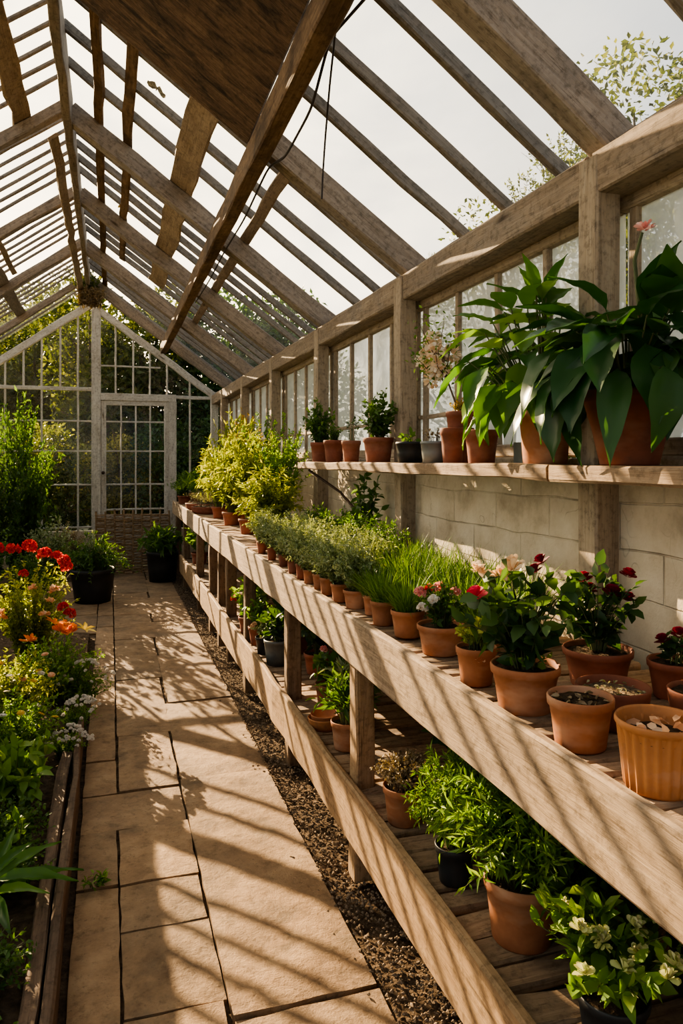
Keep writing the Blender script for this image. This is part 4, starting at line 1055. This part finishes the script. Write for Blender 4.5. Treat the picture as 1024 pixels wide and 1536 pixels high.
bed('leafy_plant', 'bright broad leaved plant at the near end of the sunny bed', 'plant', -.36, 3.2, plant('broad', 0, 'l_bright', n=34, h=.32, sp=.2, L=.075, W=.045, nl=9, kind='lance', start=.2, ang=1.0, sr=.002), 1.0)
LH = dict(n=120, h=.19, sp=.2, L=.024, W=.013, nl=22, start=.15, ang=1.1, hv=.4, base=.08, dome=.4)
for k, (x, y, s, lab) in enumerate(((-.40, 2.82, 1.1, 'low dark green herb mound below the broad leaved plant'), (-.62, 2.5, 1.2, 'dark green herb mound at the left edge of near bed'), (-.36, 2.1, .95, 'low curly herb mound beside the timber edging near the camera'), (-.56, 1.9, 1.1, 'dark curly herb at the bottom left corner'), (-.33, 2.62, .8, 'small green herb mound between the long leaved plant and timber edging'), (-.62, 2.15, 1.0, 'dark herb mound left of the curly herb near the camera'))):
    bed('herb_mound', lab, 'herb', x, y, plant('herbm', k % 2, 'l_mid' if k != 2 else 'l_grass', **LH), s, rz=k, group='dark herb mounds in the near bed')
t = potted('potted_herb', 'dark pot of low herb standing in the bottom left corner of the bed', 'potted plant', (-.31, 1.72, ZD), .085, .07, .09, 'black')
put_plant(t, plant('herbm', 0, 'l_mid', **LH), .075, .7)
# strappy plant hanging over the edging
rng = np.random.default_rng(31); g = Geo(); s = Geo(); rows = []
for k, (az, el, L_, W_, b) in enumerate(((.15, .35, .25, .05, .3), (.55, .55, .22, .045, .4), (-.25, .2, .24, .045, .3), (1.2, .8, .22, .04, .4), (2.2, .6, .22, .05, .4), (3.4, .5, .24, .05, .4), (-1.2, .4, .22, .05, .4), (-2.2, .45, .2, .05, .4), (.9, .3, .18, .04, .2), (-.7, .6, .2, .04, .4))):
    rows.append((math.cos(az) * .03, math.sin(az) * .03, .10 + .02 * k % .06, az, el, L_, W_, b))
bed('hosta', 'long leaved bright plant with leaves reaching over the timber edging', 'plant', -.36, 2.42, big_plant(32, rows, 'l_big2', .003), 1.0)
t = bed('seedling', 'single upright curled green shoot with leafy tip in near bed', 'plant', -.3, 2.68, plant('shoot', 0, 'l_bright', n=3, h=.3, sp=.03, L=.05, W=.03, nl=5, kind='lance', start=.8, sr=.004), 1.0)
t = bed('weed', 'tiny weed growing from the paving joint beside the timber edging', 'weed', -.055, 2.62, plant('weed', 0, 'l_bright', n=9, h=.05, sp=.06, L=.035, W=.016, nl=5, kind='lance'), .9); t.matrix_basis = T4((-.05, 2.63, 0.0))
# far left interior shrubs, plus four unseen ones added to shade the path
GS = dict(n=150, h=1.1, sp=.38, L=.05, W=.024, nl=48, start=.1, ang=1.0, hv=.6, sr=.003, base=.12, dome=.3)
for k, (x, y, s, sz, mat, lab) in enumerate(((-.62, 8.75, .8, .95, 'l_silver', 'grey green rounded shrub behind the black tub on the left'), (-.72, 7.5, .62, .85, 'l_mid', 'dark green shrub between the red flower bush and the grey green shrub'),
        (-1.02, 9.6, 1.2, 1.75, 'l_mid', 'tall dark shrub inside the glass at far left corner'), (-1.3, 8.75, 1.15, 1.4, 'l_dark', 'tall dark shrub at left edge, next after the corner shrub'),
        (-1.3, 7.9, 1.1, .85, 'l_mid', 'green shrub along the left glass, third from the far corner'), (-1.3, 7.0, 1.1, .7, 'l_dark', 'low shrub along the left glass, fourth from the far corner'),
        (-1.02, 4.45, .95, 1.25, 'l_mid', 'unseen bushy shrub added beside the orange flowers to shade the path'),
        (-1.02, 3.7, .95, 1.2, 'l_dark', 'unseen bushy dark shrub added beside the daisies to shade the path'),
        (-.98, 3.0, .9, 1.15, 'l_mid', 'unseen bushy shrub added beside the broad leaved plant to shade the path'),
        (-.92, 2.4, .85, 1.0, 'l_dark', 'unseen bushy dark shrub added beside the near herb mounds to shade the path'),
        (-.5, 9.75, .6, 1.0, 'l_dry', 'dry brownish shrub against the glass left of the door'))):
    bed('garden_shrub', lab, 'shrub', x, y, plant('gshrub' + mat, k % 2, mat, **GS), s, rz=k, sz=s * sz)

# ================================================================== HANGING AND STUCK THINGS
t = thing('dried_clump', 'dark dried plant clump lodged under the ridge at the far gable', 'dried plant', (XRIDGE + .03, 9.22, 3.50))
put_plant(t, plant('nest', 0, 'l_dry', n=110, h=.20, sp=.15, L=.06, W=.014, nl=16, start=.0, ang=1.1, base=.12), -.20, 1.15, 0)
put_plant(t, plant('nesttop', 0, 'l_tree', n=40, h=.42, sp=.38, L=.034, W=.018, nl=22, start=.3, ang=1.0, sr=.002, lean=(-.5, 0)), -.1, 1.0, 0)
g = Geo(); rng = np.random.default_rng(3)
P = np.array([(.715, 2.0, 2.80), (.70, 2.35, 2.86), (.705, 2.6, 2.74), (.70, 3.0, 2.72), (.69, 3.3, 2.79), (.685, 3.9, 2.74), (.682, 4.6, 2.755), (.68, 5.3, 2.74), (.68, 6.2, 2.765)])
tt = np.linspace(0, len(P) - 1, 60); PP = np.stack([np.interp(tt, np.arange(len(P)), P[:, k]) for k in range(3)], 1)
for _ in range(2): PP[1:-1] = (PP[:-2] + PP[1:-1] * 2 + PP[2:]) / 4
tube_geo(g, PP, .0055, 6); tag(link('electric_cable', g.mesh('electric_cable', M['cable'])), 'long dark cable looping along the dark purlin beam', 'cable')
g = Geo(); P = [(.705, 2.3, 2.86), (.76, 2.55, 2.82), (.80, 2.75, 2.70), (.81, 2.82, 2.58), (.812, 2.84, 2.50)]
P = np.array(P); tt = np.linspace(0, 4, 24); PP = np.stack([np.interp(tt, np.arange(5), P[:, k]) for k in range(3)], 1)
for _ in range(2): PP[1:-1] = (PP[:-2] + PP[1:-1] * 2 + PP[2:]) / 4
tube_geo(g, PP, .004, 6); tag(link('electric_cable', g.mesh('electric_cable', M['cable'])), 'short loose cable end hanging below the roof right of dark beam', 'cable')
# butterfly and dead leaves caught on the glass
def stuck(name, label, cat, x, y, geo_fn, mat):
    g = Geo(); geo_fn(g); q = Vector((0, 0, 1)).rotation_difference(nv(1)).to_matrix().to_4x4()
    tag(link(name, g.mesh(name, M[mat]), None, M=T4(rp(x, y, .182)) @ q), label, cat)
rng = np.random.default_rng(12)
def bfly(g):
    for az, L_ in ((.5, .06), (-.5, .045), (2.6, .06), (3.7, .045)): leaves(g, rng, [(0, 0, -.008)], [(math.cos(az), math.sin(az), -.08)], L_, .06, 'petal', np.array([.5]), Nv=np.array([[0, 0, 1.]]))
    tube_geo(g, [(0, -.02, -.008), (0, 0, -.008), (0, .025, -.008)], [.002, .005, .003], 6)
stuck('butterfly', 'black and white butterfly resting under the roof glass', 'butterfly', .13, 3.98, bfly, 'wing')
def dleaf(g): leaves(g, rng, np.tile([(0, 0, -.008)], (3, 1)), rng.normal(0, 1, (3, 3)) * [1, 1, .2], .06, .05, 'lance')
stuck('dead_leaf', 'small brown dead leaf on the roof glass under the wide plank', 'dead leaf', .2, 5.3, dleaf, 'l_dry')
stuck('dead_leaf', 'brown dead leaf on the roof glass near the ridge', 'dead leaf', .0, 6.2, dleaf, 'l_dry')

# weeds growing in the gutter outside
for k, (x, y, s, lab) in enumerate(((1.66, 2.42, 1.0, 'bushy weed in the roof gutter nearest the big rafter'), (1.65, 2.72, .9, 'wispy weed in the roof gutter outside, second from the big rafter'), (1.62, 3.1, .55, 'small weed in the roof gutter, third from the big rafter'), (1.62, 3.45, .5, 'tiny weed in the gutter beside the second large rafter'))):
    t = thing('gutter_weed', lab, 'weed', (x, y, 2.382), 0, 'weeds in the roof gutter')
    put_plant(t, plant('gweed', k % 2, 'l_tree', n=30, h=.34, sp=.2, L=.02, W=.01, nl=22, start=.3, ang=1.0, sr=.0014, base=.05), 0, s, k)
    put_plant(t, plant('gmoss', k % 2, 'l_orange', n=60, h=.09, sp=.12, L=.014, W=.009, nl=8, start=.3, base=.1), 0, max(s, .7), k, fol='moss')

# ================================================================== OUTSIDE TREES
def tree_mesh(key, seed, blobs, nl, L_, mat):
    def mk():
        rng = np.random.default_rng(seed); g, s = Geo(), Geo()
        for (c, r) in blobs:
            c = np.array(c, float); m = int(nl * r * r)
            d = nrm(rng.normal(0, 1, (m, 3))); q = r * (.45 + .6 * rng.random(m) ** .6)
            P = c + d * q[:, None] * np.array([1, 1, .9]) + rng.normal(0, .06 * r, (m, 3))
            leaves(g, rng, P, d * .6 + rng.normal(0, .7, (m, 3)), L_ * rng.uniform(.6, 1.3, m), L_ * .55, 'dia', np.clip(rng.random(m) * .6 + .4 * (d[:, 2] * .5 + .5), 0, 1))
            for _ in range(3):
                e = c + rng.normal(0, .45, 3) * r
                tube_geo(s, [(c[0] * .25, c[1] * .25, max(.2, c[2] * .35)), (c * .7 + e * .1), e], [.05 * r + .02, .03 * r + .01, .01], 5)
        top = max(b[0][2] for b in blobs)
        tube_geo(s, [(0, 0, -.05), (.03, 0, top * .4), (0, .03, top * .75)], [.10, .07, .03], 8)
        return g.mesh('crown', M[mat]), s.mesh('trunk', M['bark'])
    return cached(('tree', key), mk)
def blobs(seed, w, h, n, z0=.3):
    rng = np.random.default_rng(seed); out = []
    for i in range(n):
        z = z0 * h + (1 - z0) * h * .88 * (i + .5) / n
        k = 1 - abs(z / h - .55) * 1.1
        a = i * 2.4; rad = w * .5 * max(.15, k) * rng.uniform(.4, .9)
        out.append(((rad * math.cos(a), rad * math.sin(a), z), w * rng.uniform(.26, .38) * max(.5, k)))
    return out
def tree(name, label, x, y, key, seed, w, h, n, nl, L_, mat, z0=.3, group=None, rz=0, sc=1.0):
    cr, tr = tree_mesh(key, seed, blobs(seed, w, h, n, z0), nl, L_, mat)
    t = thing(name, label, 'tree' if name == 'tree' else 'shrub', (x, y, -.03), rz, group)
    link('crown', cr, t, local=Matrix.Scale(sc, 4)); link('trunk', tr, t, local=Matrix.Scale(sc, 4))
GT = 'trees beyond the gable'
tree('tree', 'dense green tree right of the king post beyond the gable', .35, 14.6, 'A', 1, 3.2, 5.0, 14, 2200, .13, 'l_tree', .04, GT)
tree('tree', 'dark tree beyond the gable at its right corner', 2.6, 14.2, 'B', 2, 3.4, 4.8, 14, 2200, .13, 'l_dark', .03, GT)
tree('tree', 'tall tree behind the king post at the centre of gable', -1.3, 19.5, 'A', 1, 3.2, 5.0, 14, 2200, .13, 'l_tree', .04, GT, 1.3, 1.12)
tree('tree', 'pale sunlit tree far left beyond the glass', -8.5, 27, 'C', 3, 5.0, 7.0, 13, 1300, .17, 'l_tree_y', .05, GT)
tree('tree', 'sunlit yellowish tree far off beyond the left part of the gable', -5.2, 27.5, 'C', 3, 5.0, 7.0, 13, 1300, .17, 'l_tree_y', .05, GT, 2.0)
tree('tree', 'far tree with olive leaves just left of the king post', -2.4, 28, 'D', 4, 5.0, 7.6, 13, 1300, .17, 'l_tree', .05, GT, 1.0)
tree('tree', 'farthest olive tree at the left edge of the picture', -11.6, 26, 'D', 4, 5.0, 7.6, 13, 1300, .17, 'l_tree', .05, GT, 2.8, .9)
GH = 'hedge shrubs outside the gable'
for k, (x, y, h, mat, lab) in enumerate(((-1.05, 12.2, 2.05, 'l_tree', 'leafy green hedge shrub outside the glass left of the door'), (-2.3, 12.6, 2.2, 'l_dark', 'dark hedge shrub outside the glass at left'), (-3.7, 12.4, 2.2, 'l_tree', 'hedge shrub outside at the far left edge'), (.2, 13.0, 1.9, 'l_tree_y', 'yellowish sunlit shrub seen through the door panes'), (1.3, 12.4, 2.2, 'l_dark', 'dark shrub outside the right corner of gable'))):
    tree('hedge_shrub', lab, x, y, 'H%s' % mat, 20 + k % 3, 2.0, 2.2, 12, 3600, .085, mat, .02, GH, k * 1.1, h / 2.2)
tree('tree', 'bushy tree top seen through the roof at the right edge', 4.75, 5.5, 'E', 9, 2.2, 5.25, 14, 3000, .07, 'l_tree', .3)
tree('tree', 'shorter tree top seen through the roof beside the gutter weeds', 4.6, 7.9, 'F', 10, 2.0, 4.7, 10, 1300, .085, 'l_tree', .4)

# ================================================================== LIGHT, SKY, CAMERA
AZ, EL = R(18), R(20)
SUN = Vector((-math.sin(AZ) * math.cos(EL), math.cos(AZ) * math.cos(EL), math.sin(EL)))
sd = bpy.data.lights.new('sun', 'SUN'); sd.energy = 18.0; sd.angle = R(.22); sd.color = (1.0, .73, .43)
so = bpy.data.objects.new('sun', sd); C.objects.link(so); so.rotation_euler = SUN.to_track_quat('Z', 'Y').to_euler(); so.location = SUN * 30

w = bpy.data.worlds.new('sky'); bpy.context.scene.world = w; w.use_nodes = True
nt = w.node_tree; nt.nodes.clear()
d = N(nt, 'ShaderNodeTexCoord').outputs['Generated']
dt = N(nt, 'ShaderNodeVectorMath', {0: d, 1: tuple(SUN)}, operation='DOT_PRODUCT').outputs['Value']
mr = N(nt, 'ShaderNodeMapRange', {'Value': dt, 'From Min': -.4, 'From Max': 1.0}).outputs[0]
base = ramp(nt, mr, [(0, (.36, .43, .50)), (.45, (.52, .58, .62)), (.66, (.86, .85, .82)), (.80, (1.7, 1.5, 1.2)), (1.0, (4.6, 3.7, 2.5))])
cl = noise(nt, d, 2.2, 6, .6, (1, 1, 2.0), .5)
col = mixc(nt, mth(nt, 'MULTIPLY', ramp(nt, cl, [(.45, (0, 0, 0)), (.68, (1, 1, 1))]), .55), base, (.92, .93, .93))
gl = mth(nt, 'POWER', mth(nt, 'MAXIMUM', dt, 0.0), 60.0)
col = mixc(nt, gl, col, (5.0, 4.0, 2.6))
dz = N(nt, 'ShaderNodeSeparateXYZ', {0: d}).outputs[2]
col = mixc(nt, 1.0, col, ramp(nt, dz, [(.02, (1.5, 1.48, 1.42)), (.35, (.95, .97, 1.0)), (.8, (.8, .86, .93))]), 'MULTIPLY')
bg = N(nt, 'ShaderNodeBackground', {'Color': col, 'Strength': .95})
o = N(nt, 'ShaderNodeOutputWorld', {'Surface': bg.outputs[0]})

cd = bpy.data.cameras.new('camera'); co = bpy.data.objects.new('camera', cd); C.objects.link(co)
co.location = (0, 0, 1.45); co.rotation_euler = (R(90), 0, R(-17.5))
cd.sensor_fit = 'HORIZONTAL'; cd.sensor_width = 36; cd.lens = 36 * 1100 / 1024; cd.shift_y = -78 / 1024
cd.clip_start = .02; cd.clip_end = 200
sc = bpy.context.scene; sc.camera = co
sc.view_settings.view_transform = 'AgX'
try: sc.view_settings.look = 'AgX - Medium High Contrast'
except Exception: pass
sc.view_settings.exposure = .5
sc.cycles.max_bounces = 8; sc.cycles.diffuse_bounces = 4; sc.cycles.glossy_bounces = 3; sc.cycles.transmission_bounces = 4; sc.cycles.transparent_max_bounces = 14
sc.cycles.sample_clamp_indirect = 6
sc.cycles.use_denoising = True
